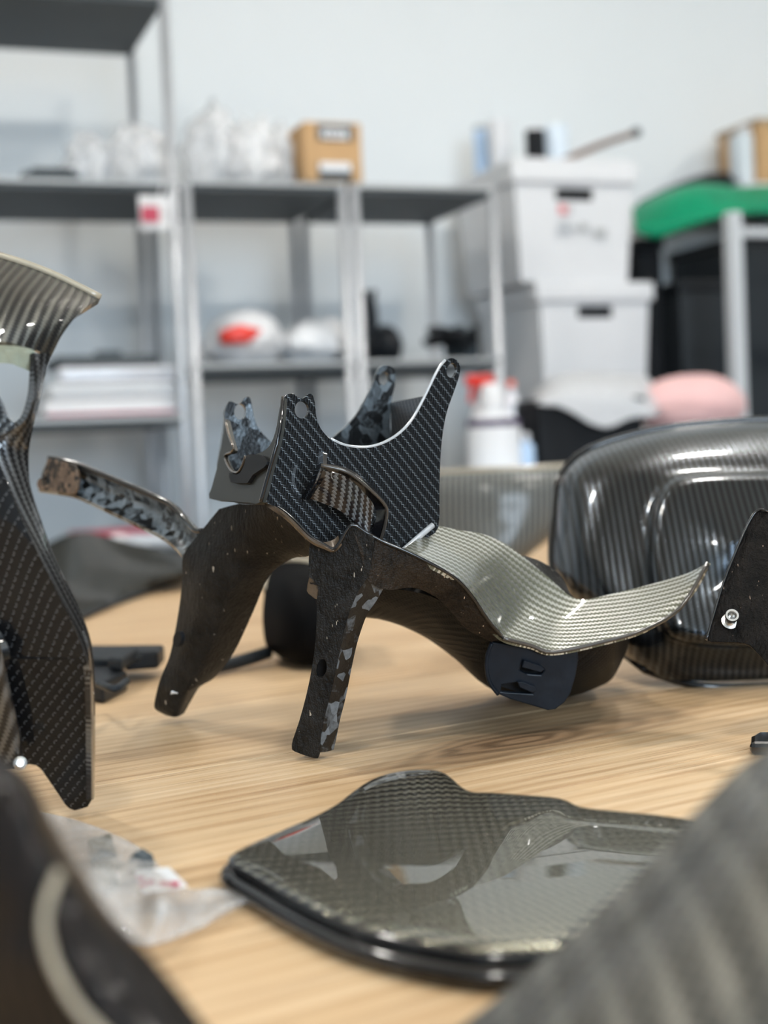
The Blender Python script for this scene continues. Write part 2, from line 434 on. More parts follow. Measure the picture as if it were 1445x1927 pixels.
M['chips'] = forged('forged_leg_chips', (.008, .007, .006), (.17, .195, .22), 190, .4, .2, .56, (1, 1, .7))
M['raw'] = raw('raw_inner_side', (.003, .0028, .0026), (.019, .0175, .016), (.40, .34, .27))
M['rawb'] = raw('raw_inner_brown', (.006, .0042, .003), (.032, .021, .013), (.55, .40, .28))
M['tab'] = simple('blue_black_tab', (.008, .011, .016), .42, .45, 90, 0, .05, .25, .12)
M['glassfibre'] = simple('green_glass_fibre', (.34, .38, .30), .5, .25, 220, 0, .3, .6)
M['rimlight'] = simple('resin_or_glint_edge', (.36, .31, .23), .3, .15, 90, .1, .5)
M['oak'] = oak('oak_laminate')
M['rawtwill'] = carbon('twill_inner', .0024, (.075, .062, .055), (.012, .011, .010), rough=.5, metal=.3, coat=.3, coat_rough=.2)
M['rimdark'] = simple('dark_resin_edge', (.05, .045, .04), .25, .2, 90, .1, .5)
M['bowlc'] = carbon('twill_bowl', .0022, (.005, .0045, .004), (.0025, .0025, .0025), rough=.6, metal=.1, coat=.12, coat_rough=.15, spec=.15)
M['forgedarm'] = forged('forged_arm', (.006, .006, .006), (.26, .30, .33), 170, .28, .8, .50)
M['tipbrown'] = forged('forged_tip', (.02, .014, .009), (.20, .13, .085), 260, .45, .4, .46)
M['visor'] = carbon('twill_visor', .0016, (.15, .15, .135), (.015, .015, .015), rough=.3, metal=.9)
M['rawdark'] = raw('raw_dark_plate', (.003, .0027, .0024), (.014, .011, .009), (.30, .22, .16), spec=.09)
M['panelf'] = carbon('twill_far_sheet', .003, (.045, .043, .033), (.022, .021, .016), rough=.5, metal=.2, coat=.25, coat_rough=.08)
M['panelb'] = carbon('twill_cover', .0030, (.24, .245, .235), (.07, .072, .068), rough=.5, metal=.4, coat=.4, coat_rough=.15)
M['film2'] = simple('glossy_film', (.72, .72, .76), .15, .15, 60, 0, .8, .6)
M['glintedge'] = simple('edge_glint', (.46, .48, .50), .18, .15, 120, .2, 1.0)  # pale grey puts the bright rim highlight into the edge colour
M['paleposts'] = simple('pale_rack_paint', (.50, .52, .54), .45, .06, 20)

# ------------------------------------------------------------------ room shell
def quad(name, p, mat): return mk(name, p, [(0, 1, 2, 3)], mat)
def wallbox(name, a0, a1, b0, b1, z0, z1, mat): return single(sbox(name, a0, a1, b0, b1, z0, z1, mat, 0), None, None, kind='structure')
wallbox('floor', A0-.1, A1+.1, B0-.1, B1+.1, FLOOR_Z-.1, FLOOR_Z, M['floor'])
wallbox('ceiling', A0-.1, A1+.1, B0-.1, B1+.1, CEIL_Z, CEIL_Z+.1, M['ceil'])
wallbox('wall_back', A0-.1, A1+.1, B1, B1+.1, FLOOR_Z, CEIL_Z, M['wall'])
wallbox('wall_right', A1, A1+.1, B0, B1, FLOOR_Z, CEIL_Z, M['wallgrey'])
wallbox('wall_left', A0-.1, A0, B0, B1, FLOOR_Z, CEIL_Z, M['wallmid'])
# wall behind the camera, with an added window opening, lighting the shelf bays with daylight
WA0, WA1, WZ0, WZ1 = -1.3, 1.1, .25, 1.85
V = []; Fc = []
for (a0, a1, z0, z1) in ((A0-.1, WA0, FLOOR_Z, CEIL_Z), (WA1, A1+.1, FLOOR_Z, CEIL_Z), (WA0, WA1, FLOOR_Z, WZ0), (WA0, WA1, WZ1, CEIL_Z)):
    k = len(V); V += [S(a0, B0-.1, z0), S(a1, B0-.1, z0), S(a1, B0, z0), S(a0, B0, z0), S(a0, B0-.1, z1), S(a1, B0-.1, z1), S(a1, B0, z1), S(a0, B0, z1)]
    Fc += [tuple(q+k for q in f) for f in ((0, 3, 2, 1), (4, 5, 6, 7), (0, 1, 5, 4), (1, 2, 6, 5), (2, 3, 7, 6), (3, 0, 4, 7))]
single(mk('wall_front', V, Fc, M['wallgrey']), None, None, kind='structure')
win = sbox('added_window_1', WA0, WA0+.06, B0-.08, B0-.02, WZ0, WZ1, M['wall'], .003); win['kind'] = 'structure'
for k in range(1, 4):
    a = WA0 + (WA1-WA0)*k/3 - (.06 if k == 3 else .03)
    o = sbox('added_window_mullion', a, a+.06, B0-.08, B0-.02, WZ0, WZ1, M['wall'], .003); o.parent = win
for z in (WZ0, WZ1-.06):
    o = sbox('added_window_rail', WA0+.06, WA1-.06, B0-.08, B0-.02, z, z+.06, M['wall'], .003); o.parent = win
ld = bpy.data.lights.new('daylight_fill', 'AREA'); ld.shape = 'RECTANGLE'; ld.size = WA1-WA0; ld.size_y = WZ1-WZ0; ld.energy = WINDOW_POWER; ld.color = (.70, .85, 1.0)  # unseen lamp at the added window, brightens the wall between the shelves
lo = bpy.data.objects.new('daylight_fill', ld); COL.objects.link(lo)
_l = S((WA0+WA1)/2, B0-.14, (WZ0+WZ1)/2)
_x = -RU; _z = -RV; _y = _z.cross(_x)
lo.matrix_world = Matrix(((_x.x, _y.x, _z.x, _l.x), (_x.y, _y.y, _z.y, _l.y), (_x.z, _y.z, _z.z, _l.z), (0, 0, 0, 1)))
# skirting
wallbox('baseboard_back', A0, A1, B1-.015, B1, FLOOR_Z, FLOOR_Z+.08, M['wall'])

# ceiling lights: slim LED battens
places = {0: 'row nearest the shelving', 1: 'row behind the camera'}
for r, b in enumerate((-1.0, -3.4)):
    for c, a in enumerate((-1.1, .9, 2.9)):
        z = CEIL_Z
        h = sbox('housing', a-.15, a+.15, b-.08, b+.08, z-.05, z-.001, M['foam'], .004)
        d = sbox('diffuser', a-.13, a+.13, b-.06, b+.06, z-.062, z-.050, M['led'], 0)
        thing('ceiling_light', 'small white LED ceiling lamp, %s, %s' % (places[r], ('left column', 'middle column', 'right column')[c]), 'ceiling light', [h, d], group='LED ceiling lamps')

# ------------------------------------------------------------------ work table of oak planks
TW, TT = .192, .026
def TP(s, t, z): return _s0.xy.to_3d() + TDIR*s + TN*t + Vector((0, 0, z))
EDGE_B = -.22                                   # far edge of the table, in the room frame
def tl(p): q = Vector((p.x, p.y, 0))-_s0.xy.to_3d(); return q.dot(TDIR), q.dot(TN)
ks, kt = tl(_k)
planks = []
for k in range(-6, 8):
    t0, t1 = k*TW+.0004, (k+1)*TW-.0004
    s0, s1 = -1.6, 1.55
    # joints between boards along the row
    cut = -1.6 + (k*.77 % 1.9) + .2
    segs = [(s0, cut), (cut+.0006, s1)]
    for (x0, x1) in segs:
        if k in (-1, 0) : x0, x1 = (s0, s1) if (x0 == s0) else (None, None)
        if x0 is None: continue
        o = hexa('plank', [TP(x0, t0, -TT), TP(x1, t0, -TT), TP(x1, t1, -TT), TP(x0, t1, -TT), TP(x0, t0, 0), TP(x1, t0, 0), TP(x1, t1, 0), TP(x0, t1, 0)], M['oak'], .0006)
        planks.append(o)
legs = []
for (s, t) in ((-1.45, -.95), (1.4, -.95), (-1.45, 1.4), (1.4, 1.4)):
    p = TP(s, t, 0)
    legs.append(hexa('leg', [p+TDIR*dx+TN*dy+Vector((0, 0, dz)) for dz in (FLOOR_Z, -TT-.0005) for dx, dy in ((-.04, -.04), (.04, -.04), (.04, .04), (-.04, .04))], M['blackp'], .003))
rails = [hexa('frame_rail', [TP(s, t, z) for z in (-TT-.08, -TT-.0005) for s, t in ((-1.41, y-.02), (1.36, y-.02), (1.36, y+.02), (-1.41, y+.02))], M['blackp'], .003) for y in (-.95, 1.4)]
table = thing('work_table', 'large oak plank work table carrying the carbon fibre parts', 'table', planks+legs+rails, base=_s0.xy.to_3d()+Vector((0, 0, FLOOR_Z)))
# turn plank meshes so that the grain axis is the object's own x axis
RZ = math.atan2(TDIR.y, TDIR.x)
for o in planks:
    o.data.transform(Matrix.Rotation(-RZ, 4, 'Z')); o.rotation_euler.z = RZ
M['oak'].node_tree.nodes  # (knot placed below, in plank coordinates)
for nd in M['oak'].node_tree.nodes:
    if nd.type == 'MAPPING' and tuple(round(x) for x in nd.inputs['Scale'].default_value) == (6, 20, 1):
        nd.vector_type = 'POINT'; nd.inputs['Location'].default_value = (-ks*6, -kt*20, -(.75))

# ------------------------------------------------------------------ main carbon bracket
# near side plate: an upright plane that recedes to the right
NP = plane3((530, 760, .880), (860, 760, .935), (545, 980, .880))
n_out = [(541, 742), (552, 741), (560, 747), (568, 750), (575, 747), (581, 741), (588, 743), (593, 760), (595, 782), (601, 801), (611, 816), (626, 829), (648, 839), (680, 843),
         (706, 840), (731, 830), (753, 815), (772, 795), (789, 767), (805, 735), (819, 706), (829, 689), (838, 679), (849, 674), (860, 678), (866, 690), (864, 708), (854, 738),
         (842, 772), (834, 810), (829, 860), (827, 920), (825, 992), (800, 1015), (768, 1042), (720, 1050), (670, 1030), (640, 1040), (618, 1034), (590, 1014), (560, 985),
         (530, 960), (497, 942), (503, 920), (512, 885), (520, 850), (527, 810), (531, 770), (534, 750)]
near = plate('near_side_plate', n_out, NP, M['plate'], .0032, [oval(568, 771, 13.5, 16.5), oval(850, 697, 9.5, 14, rot=.2)], ang=.12, smoothk=3, bevel=.0009, backmat=M['forged'])
OFS = W(452, 776, 1.0) - PL(568, 771, NP)
FP = (NP[0]+OFS, NP[1])
f_out = [(423, 790), (423, 775), (430, 757), (437, 756), (445, 760), (453, 759), (460, 750), (469, 747), (474, 762), (478, 785), (487, 806), (500, 822), (520, 838), (560, 850), (610, 835),
         (640, 812), (665, 789), (685, 759), (702, 722), (711, 697), (722, 687), (738, 690), (745, 702), (743, 725), (737, 752), (734, 800), (730, 900), (640, 935), (425, 930), (410, 890), (418, 830)]
far = plate('far_side_plate', f_out, FP, M['forged'], .0032, [oval(452, 775, 11.5, 15), oval(722, 712, 9, 12.5, rot=.2)], smoothk=3, bevel=.0009)
# end face between the two plates, with a notch
EP = plane3((531, 748, .879), (490, 943, .866), (394, 938, .968))
e_out = [(532, 748), (529, 790), (524, 822), (517, 850), (505, 893), (491, 944), (470, 946), (430, 943), (394, 938), (398, 918), (407, 885), (415, 848), (421, 812), (423, 788), (428, 800), (433, 822),
         (440, 847), (433, 852), (422, 856), (427, 872), (436, 886), (447, 890), (455, 880), (460, 864), (466, 857), (480, 855), (494, 850), (505, 841), (514, 825), (521, 800), (526, 768)]
endf = plate('end_face', e_out, EP, M['endface'], .003, smoothk=2, bevel=.0007)
rim_e = tube('resin_or_glint_edge', [PL(x, y, EP) + Vector((0, -.0012, 0)) for x, y in ((532, 748), (529, 790), (524, 822), (517, 850), (505, 893), (491, 944))], .0012, M['gloss'], 8)
lip = tube('notch_lip', [PL(x, y, EP) + Vector((0, -.0015, 0)) for x, y in ((425, 792), (431, 818), (440, 846), (424, 857), (430, 876), (438, 887), (448, 889), (456, 878), (463, 858))], .0011, M['bronze'], 8, k=3)
EP2 = (EP[0]+Vector((-.001, -.004, 0)), EP[1])
recess = plate('notch_recess', [(464, 857), (478, 855), (493, 857), (503, 868), (496, 880), (476, 893), (466, 908), (457, 909), (434, 907), (431, 890), (442, 893), (452, 889), (460, 872)], EP2, M['black'], .003, smoothk=2, bevel=.0006)  # black sheet stands in for the dark of the recess by the notch
# cross wall at the back between the plates
NR = lambda y: PL(821, y, NP) + Vector((-.002, .006, 0)); FR = lambda y: PL(735, y, FP)
zt = FR(757).z
cw = [FR(757), NR(757), NR(985), FR(905)]
cw[1].z = zt
nrm = (cw[1]-cw[0]).cross(cw[3]-cw[0]).normalized()*.003
L1 = (cw[1]-cw[0]).length; L2 = (cw[3]-cw[0]).length
cross = hexa('cross_wall', [cw[3], cw[2], cw[2]+nrm, cw[3]+nrm, cw[0], cw[1], cw[1]+nrm, cw[0]+nrm], M['rawtwill'], .0006, [(0, 0), (L1, 0), (L1, 0), (0, 0), (0, L2), (L1, L2), (L1, L2), (0, L2)])
# floor of the channel joining both plates
fl = [PL(505, 935, NP), PL(826, 960, NP), PL(735, 900, FP), PL(412, 925, FP)]
chfloor = shell('channel_floor', [[tuple(fl[3]), tuple(fl[2])], [tuple((fl[3]+fl[0])/2+Vector((0, 0, -.004))), tuple((fl[2]+fl[1])/2+Vector((0, 0, -.004)))], [tuple(fl[0]), tuple(fl[1])]], M['forgeddark'], 4, 4, .003, world=True)
# scooped pocket standing proud of the near plate
pk = shell('pocket_face', [[(603, 884, .862), (630, 890, .864), (656, 900, .868), (684, 926, .874), (704, 950, .880)],
                           [(592, 910, .868), (620, 916, .869), (648, 926, .872), (676, 950, .877), (700, 975, .883)],
                           [(578, 936, .879), (604, 946, .878), (634, 958, .878), (664, 978, .880), (694, 1004, .884)]], M['pocket'], 5, 5, .0025, ang=1.02)
pkl = shell('pocket_left_wall', [[(601, 849, .876), (608, 852, .868)], [(594, 880, .872), (607, 884, .862)], [(583, 905, .874), (596, 912, .867)], [(566, 938, .884), (580, 940, .878)]], M['gloss'], 3, 5, .0025)
pkr = shell('pocket_right_wall', [[(604, 876, .860), (606, 886, .8615)], [(634, 882, .861), (634, 890, .8635)], [(662, 893, .864), (660, 903, .868)], [(696, 921, .870), (690, 932, .8745)], [(722, 947, .878), (704, 952, .880)],
                                  [(728, 964, .882), (708, 972, .8825)], [(724, 990, .886), (703, 990, .884)], [(717, 1014, .889), (697, 1008, .886)]], M['gloss'], 4, 5, .003)
pkrim = tube('pocket_rim', [W(604, 876, .859), W(634, 882, .860), W(662, 893, .863), W(696, 921, .869), W(722, 947, .877), W(728, 964, .881), W(724, 990, .885), W(717, 1014, .888)], .0011, M['rimdark'], 8)

# front leg: two faces meeting at a fold
LP = plane3((582, 1020, .872), (655, 1020, .868), (580, 1418, .898))
l_out = [(586, 1012), (581, 1050), (581, 1087), (584, 1100), (595, 1103), (596, 1150), (594, 1200), (588, 1250), (577, 1305), (562, 1360), (551, 1392), (549, 1408), (556, 1415), (592, 1427), (600, 1422),
         (603, 1390), (610, 1350), (622, 1305), (636, 1240), (646, 1190), (660, 1145), (676, 1110), (692, 1085), (700, 1050), (704, 1014), (690, 1004), (663, 988), (652, 1006), (640, 1022), (628, 1034), (612, 1027)]
leg_a = plate('front_leg', l_out, LP, M['raw'], .0035, [oval(605, 1258, 9.5, 18, rot=.18)], smoothk=2, bevel=.0012)
leg_b = shell('leg_side_face', [[(690, 1085, .8715), (704, 1088, .874), (730, 1092, .880)], [(676, 1110, .8735), (692, 1112, .876), (708, 1131, .881)], [(659, 1146, .877), (675, 1150, .880), (691, 1156, .885)],
                                [(645, 1192, .881), (658, 1196, .883), (675, 1200, .889)], [(636, 1240, .885), (650, 1242, .888), (664, 1245, .893)], [(621, 1305, .890), (635, 1308, .893), (651, 1310, .898)],
                                [(609, 1352, .8935), (622, 1355, .896), (639, 1358, .901)], [(602, 1392, .8965), (615, 1396, .899), (631, 1398, .904)], [(594, 1427, .899), (608, 1429, .901), (624, 1424, .9055)]], M['chips'], 4, 4, .003)
LP2 = (LP[0]+Vector((.004, .014, 0)), LP[1])
leg_c = plate('leg_inner_web', [(586, 1030), (590, 1110), (598, 1150), (590, 1250), (570, 1350), (556, 1400), (590, 1415), (612, 1390), (632, 1310), (660, 1200), (690, 1110), (690, 1040)], LP2, M['black'], .003, smoothk=1)
torn = plate('torn_edge', [(583, 1085), (580, 1092), (577, 1112), (586, 1122), (597, 1128), (600, 1110), (596, 1098)], LP, M['bronze'], .005, smoothk=2)
# skirt that follows the rim from the leg to the dish
sk = shell('skirt', [[(660, 989, .866), (690, 1004, .868), (722, 1021, .870), (780, 1046, .874), (850, 1084, .882), (886, 1120, .890), (916, 1165, .900), (946, 1201, .912)],
                     [(676, 1035, .867), (700, 1045, .869), (730, 1058, .872), (780, 1075, .877), (836, 1105, .886), (868, 1140, .895), (896, 1175, .903), (936, 1204, .914)],
                     [(690, 1090, .871), (710, 1105, .874), (738, 1110, .878), (778, 1106, .884), (820, 1124, .892), (848, 1150, .900), (878, 1184, .907), (925, 1208, .917)]], M['rawb'], 4, 5, .003)
skrim = tube('rim_line', [W(*p) for p in ((499, 941, .8795), (530, 958, .877), (556, 980, .873), (584, 1009, .869), (612, 1026, .866), (628, 1033, .865), (640, 1019, .8645), (661, 988, .8645), (690, 1003, .867), (722, 1020, .869), (780, 1045, .873), (850, 1083, .881), (886, 1119, .889), (916, 1164, .899), (946, 1200, .911))], .0011, M['gloss'], 8)
vtorn = shell('torn_rim', [[(500, 943, .877), (530, 960, .875), (556, 983, .871), (584, 1011, .867), (608, 1020, .8665), (626, 1016, .868), (636, 1008, .869)], [(508, 950, .874), (538, 972, .872), (562, 996, .868), (588, 1019, .865), (612, 1030, .864), (628, 1036, .864), (640, 1022, .8645)]], M['bronze'], 4, 4, .002)
# light twill dish
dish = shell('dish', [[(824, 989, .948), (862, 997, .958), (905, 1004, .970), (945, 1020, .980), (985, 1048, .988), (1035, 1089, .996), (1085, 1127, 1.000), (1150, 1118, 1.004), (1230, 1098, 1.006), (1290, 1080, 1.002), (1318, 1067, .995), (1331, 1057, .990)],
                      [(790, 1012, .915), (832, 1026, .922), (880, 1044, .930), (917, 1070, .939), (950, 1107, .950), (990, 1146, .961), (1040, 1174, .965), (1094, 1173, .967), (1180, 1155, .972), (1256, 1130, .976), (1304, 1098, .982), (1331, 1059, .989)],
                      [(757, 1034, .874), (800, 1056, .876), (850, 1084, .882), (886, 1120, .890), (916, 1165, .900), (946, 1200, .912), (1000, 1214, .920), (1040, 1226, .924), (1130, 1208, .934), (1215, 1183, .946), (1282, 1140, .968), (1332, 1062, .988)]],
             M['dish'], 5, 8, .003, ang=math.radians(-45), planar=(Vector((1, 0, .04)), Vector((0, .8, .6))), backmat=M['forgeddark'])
drim = tube('dish_rim', [W(*p) for p in ((946, 1201, .911), (1000, 1215, .919), (1040, 1227, .923), (1130, 1209, .933), (1215, 1184, .945), (1282, 1141, .967), (1331, 1060, .988))], .0014, M['rimdark'], 8)
seam = tube('seam_glint', [PL(757, 1036, NP) + Vector((0, -.008, 0)), PL(785, 1012, NP) + Vector((0, -.004, 0)), PL(814, 988, NP) + Vector((0, -.002, 0))], .0020, M['glintedge'], 8, k=2)  # pale tube painting a highlight along the seam
nedge = tube('resin_or_glint_edge', [PL(x, y, NP) + Vector((0, .001, .0004)) for x, y in ((622, 827), (648, 839), (680, 843), (706, 840), (731, 830), (753, 815), (772, 795), (789, 767), (805, 735), (819, 706), (829, 689), (838, 679))], .0011, M['glintedge'], 8, k=3)  # pale tube painting the highlight on the plate's curved top edge
bfl = shell('back_flange', [[(985, 1046, 1.000), (1012, 1054, 1.004), (1040, 1070, 1.008), (1060, 1090, 1.010), (1072, 1118, 1.008)], [(985, 1052, .992), (1010, 1068, .996), (1036, 1090, 1.0), (1058, 1108, 1.002), (1084, 1128, 1.002)]], M['raw'], 4, 3, .003)
# bowl below the dish, touching the table
bowl = shell('bowl', [[(600, 1108, .945), (700, 1105, .935), (790, 1116, .925), (850, 1142, .925), (915, 1186, .925), (1000, 1214, .935), (1080, 1218, .945), (1140, 1206, .955), (1170, 1196, .975), (1185, 1180, 1.01)],
                      [(605, 1140, .965), (705, 1140, .960), (790, 1160, .958), (852, 1195, .960), (915, 1240, .965), (1000, 1270, .970), (1080, 1268, .975), (1140, 1254, .985), (1166, 1238, 1.005), (1182, 1215, 1.03)],
                      [(610, 1160, 1.00), (712, 1165, 1.00), (792, 1195, 1.01), (856, 1240, 1.02), (916, 1292, 1.03), (1000, 1322, 1.04), (1080, 1309, 1.05), (1130, 1291, 1.055), (1152, 1276, 1.065), (1168, 1240, 1.07)],
                      [(620, 1130, 1.07), (720, 1130, 1.08), (800, 1170, 1.09), (860, 1215, 1.10), (920, 1262, 1.11), (1000, 1290, 1.12), (1080, 1280, 1.12), (1125, 1262, 1.12), (1140, 1240, 1.12), (1150, 1200, 1.11)]],
             M['bowlc'], 4, 5, .003)
# tab with two slots
TPn = plane3((920, 1215, .922), (1088, 1212, .930), (1000, 1330, .935))
tab = plate('slotted_tab', [(924, 1208), (917, 1228), (915, 1255), (921, 1283), (937, 1306), (960, 1316), (1000, 1328), (1030, 1337), (1046, 1335), (1062, 1323), (1074, 1305), (1083, 1275), (1089, 1240), (1087, 1222), (1036, 1233), (978, 1217)], TPn, M['tab'], .004,
            [[(978, 1262), (985, 1243), (1020, 1256), (1024, 1262), (1018, 1270), (990, 1268)], [(944, 1288), (974, 1284), (1004, 1300), (1002, 1306), (965, 1304), (943, 1302)]], bevel=.001)
TPf = (TPn[0]+Vector((0, -.004, .001)), TPn[1])
lip1 = plate('slot_lip', [(982, 1256), (986, 1243), (1020, 1254), (1025, 1260), (1018, 1266)], TPf, M['tab'], .003)
lip2 = plate('slot_lip', [(974, 1284), (978, 1294), (1001, 1304), (1011, 1301), (1008, 1293), (985, 1284)], TPf, M['tab'], .003)
TPb = (TPn[0]+Vector((0, .008, 0)), TPn[1])
tabback = plate('tab_web', [(935, 1215), (935, 1290), (1010, 1315), (1060, 1300), (1080, 1215)], TPb, M['black'], .003)
tablip = tube('tab_edge', [PL(x, y, TPn) + Vector((0, -.0015, 0)) for x, y in ((925, 1210), (917, 1230), (915, 1256), (921, 1284), (937, 1306))], .0013, M['tab'], 8)

# rear leg and arm behind
rl = shell('rear_leg', [[(412, 958, .985), (450, 948, .965), (505, 942, .935), (545, 970, .915), (583, 1010, .900)],
                        [(378, 1000, 1.000), (425, 1008, .975), (480, 1008, .955), (535, 1015, .940), (583, 1045, .925)],
                        [(345, 1045, 1.010), (395, 1058, .985), (450, 1050, .970), (500, 1046, .965), (548, 1052, .960)],
                        [(343, 1090, 1.015), (380, 1108, .992), (425, 1105, .980), (465, 1095, .982), (506, 1084, .985)],
                        [(336, 1150, 1.025), (368, 1162, 1.003), (405, 1165, .995), (440, 1158, 1.0), (477, 1150, 1.010)],
                        [(321, 1228, 1.035), (350, 1236, 1.018), (382, 1240, 1.012), (412, 1236, 1.020), (440, 1228, 1.030)],
                        [(304, 1272, 1.042), (332, 1280, 1.028), (360, 1286, 1.024), (382, 1284, 1.030), (404, 1275, 1.040)],
                        [(296, 1297, 1.045), (322, 1306, 1.034), (344, 1310, 1.032), (360, 1304, 1.040), (378, 1290, 1.048)],
                        [(290, 1326, 1.050), (312, 1338, 1.044), (332, 1347, 1.043), (345, 1338, 1.052), (360, 1318, 1.058)],
                        [(293, 1336, 1.055), (312, 1346, 1.054), (332, 1354, 1.053), (340, 1354, 1.056), (345, 1345, 1.062)]], M['raw'], 4, 4, .004)
rlh = plate('leg_hole_patch', oval(333, 1203, 8, 15, rot=.15), plane3((333, 1190, 1.0105), (345, 1190, 1.003), (330, 1220, 1.0145)), M['black'], .003)  # black oval stands in for the dark inside of the hole
mark = plate('white_chip', [(322, 1302), (334, 1304), (336, 1310), (327, 1312), (320, 1308)], plane3((322, 1302, 1.0318), (336, 1303, 1.0293), (327, 1312, 1.0358)), M['paper'], .001, bevel=0)
arm = shell('arm', [[(91, 862, 1.120), (78, 893, 1.126), (84, 908, 1.124), (71, 922, 1.122)], [(121, 867, 1.110), (114, 888, 1.120), (110, 906, 1.119), (105, 927, 1.112)], [(160, 880, 1.098), (155, 898, 1.110), (150, 915, 1.109), (145, 934, 1.100)],
                    [(220, 905, 1.080), (214, 925, 1.094), (209, 944, 1.092), (205, 961, 1.082)], [(280, 930, 1.062), (274, 951, 1.076), (268, 970, 1.074), (262, 988, 1.062)],
                    [(320, 949, 1.046), (316, 974, 1.058), (312, 994, 1.056), (306, 1010, 1.046)], [(346, 975, 1.030), (346, 1000, 1.040), (342, 1018, 1.038), (332, 1032, 1.030)], [(366, 997, 1.012), (372, 1018, 1.016), (362, 1040, 1.016), (345, 1052, 1.012)]],
            M['forgedarm'], 4, 4, .003)
armtop = tube('arm_flange', [W(*p) for p in ((92, 862, 1.119), (121, 867, 1.109), (160, 880, 1.097), (220, 905, 1.079), (280, 930, 1.061), (320, 949, 1.045), (346, 975, 1.029), (366, 997, 1.010), (380, 999, 1.002))], .0022, M['gloss'], 8)
armtip = plate('arm_tip', [(90, 864), (118, 869), (140, 876), (146, 905), (138, 930), (105, 925), (73, 921), (69, 907), (75, 899), (82, 894)], plane3((90, 864, 1.113), (130, 872, 1.098), (100, 924, 1.108)), M['tipbrown'], .003, [oval(88, 905, 6.5, 7.5)], smoothk=2)
main = thing('carbon_bracket', 'large carbon fibre bracket with lugs, legs and a light twill dish, centre of table', 'bracket',
      [(near, [nedge]), far, (endf, [rim_e, lip, recess]), cross, chfloor, (pk, [pkl, pkr, pkrim]), (leg_a, [leg_b, leg_c, torn]), (sk, [skrim, vtorn]), (dish, [drim, seam, bfl]), bowl, (tab, [lip1, lip2, tabback, tablip]), (rl, [rlh, mark]), (arm, [armtop, armtip])],
      base=Vector((W(700, 1300, 1.0).x, 1.0, 0)))

# ------------------------------------------------------------------ left fairing
vis = shell('visor', [[(-330, 395, .80), (-160, 440, .80), (0, 483, .80), (95, 516, .803), (189, 561, .806)], [(-330, 480, .772), (-160, 515, .770), (0, 540, .768), (85, 562, .772), (152, 587, .782)],
                      [(-330, 570, .758), (-160, 580, .755), (0, 596, .752), (66, 610, .757), (119, 627, .770)], [(-330, 650, .752), (-160, 640, .748), (0, 643, .745), (52, 655, .752), (97, 670, .765)]], M['visor'], 5, 5, .004, ang=.5)
vrim = tube('visor_edge', [W(*p) for p in ((-330, 393, .80), (-160, 438, .80), (0, 481, .80), (95, 514, .803), (189, 560, .806))], .0022, M['rimlight'], 8)
band = shell('glass_fibre_band', [[(-330, 648, .754), (-160, 640, .750), (0, 641, .747), (40, 650, .750), (66, 664, .754)], [(-330, 690, .760), (-160, 682, .756), (0, 683, .753), (35, 690, .756), (62, 702, .760)]], M['glassfibre'], 4, 3, .003)
strip = shell('side_strip', [[(62, 664, .752), (80, 664, .757), (98, 667, .766)], [(64, 700, .750), (77, 698, .756), (88, 696, .765)], [(62, 745, .748), (70, 745, .755), (77, 745, .764)], [(50, 785, .747), (58, 787, .753), (66, 790, .763)],
                             [(28, 806, .746), (42, 812, .751), (58, 825, .762)], [(-22, 826, .745), (20, 842, .750), (54, 860, .761)], [(10, 900, .744), (34, 905, .750), (57, 912, .760)], [(36, 965, .744), (56, 968, .750), (76, 974, .760)],
                             [(76, 1048, .744), (92, 1050, .750), (106, 1056, .760)], [(115, 1130, .746), (128, 1128, .752), (141, 1128, .762)], [(150, 1203, .749), (160, 1198, .755), (168, 1194, .765)], [(168, 1262, .753), (173, 1258, .758), (177, 1254, .768)],
                             [(171, 1330, .757), (175, 1330, .762), (179, 1330, .772)], [(172, 1420, .766), (176, 1420, .771), (179, 1420, .780)], [(172, 1506, .778), (176, 1504, .782), (178, 1500, .790)]], M['strip'], 4, 4, .003, ang=.9)
pil = shell('left_pillar', [[(-120, 640, .752), (-70, 670, .750), (-40, 690, .750)], [(-120, 720, .748), (-50, 735, .747), (0, 748, .747)], [(-120, 780, .746), (-40, 780, .746), (14, 784, .746)], [(-120, 810, .745), (-60, 810, .745), (28, 806, .745)], [(-120, 860, .746), (-70, 840, .745), (-22, 828, .744)]], M['strip'], 4, 4, .003, ang=.8)
FPu = [[(-360, 800, .765), (-190, 810, .757), (-60, 820, .748), (-20, 828, .745)], [(-360, 900, .763), (-180, 900, .755), (-30, 900, .746), (10, 901, .744)], [(-360, 970, .762), (-170, 970, .754), (-5, 966, .745), (36, 966, .744)], [(-360, 1050, .762), (-150, 1050, .754), (35, 1050, .746), (76, 1050, .744)],
       [(-360, 1130, .764), (-130, 1130, .756), (70, 1131, .748), (115, 1131, .746)], [(-360, 1205, .768), (-110, 1205, .760), (100, 1206, .751), (150, 1206, .749)], [(-360, 1238, .770), (-100, 1238, .762), (112, 1240, .753), (162, 1240, .751)]]
fpu = shell('front_panel', FPu, M['fair'], 5, 4, .003, ang=.15)
FLP = plane3((-100, 1240, .757), (165, 1240, .751), (140, 1524, .7885))
fpl = plate('lower_panel', [(162, 1240), (168, 1262), (171, 1330), (172, 1420), (172, 1506), (165, 1518), (150, 1523), (140, 1525), (130, 1521), (122, 1513), (100, 1480), (78, 1448), (68, 1440), (55, 1438), (44, 1442), (30, 1446), (-40, 1446), (-70, 1470), (-110, 1530), (-150, 1528), (-160, 1500), (-230, 1440), (-360, 1430), (-360, 1240), (-100, 1240)], FLP, M['fair'], .003, ang=1.5, bevel=.0008)
fpe = shell('lower_panel_return', [[(171, 1262, .753), (177, 1256, .769)], [(173, 1400, .766), (179, 1400, .781)], [(173, 1506, .779), (178, 1500, .792)]], M['gloss'], 2, 4, .003)
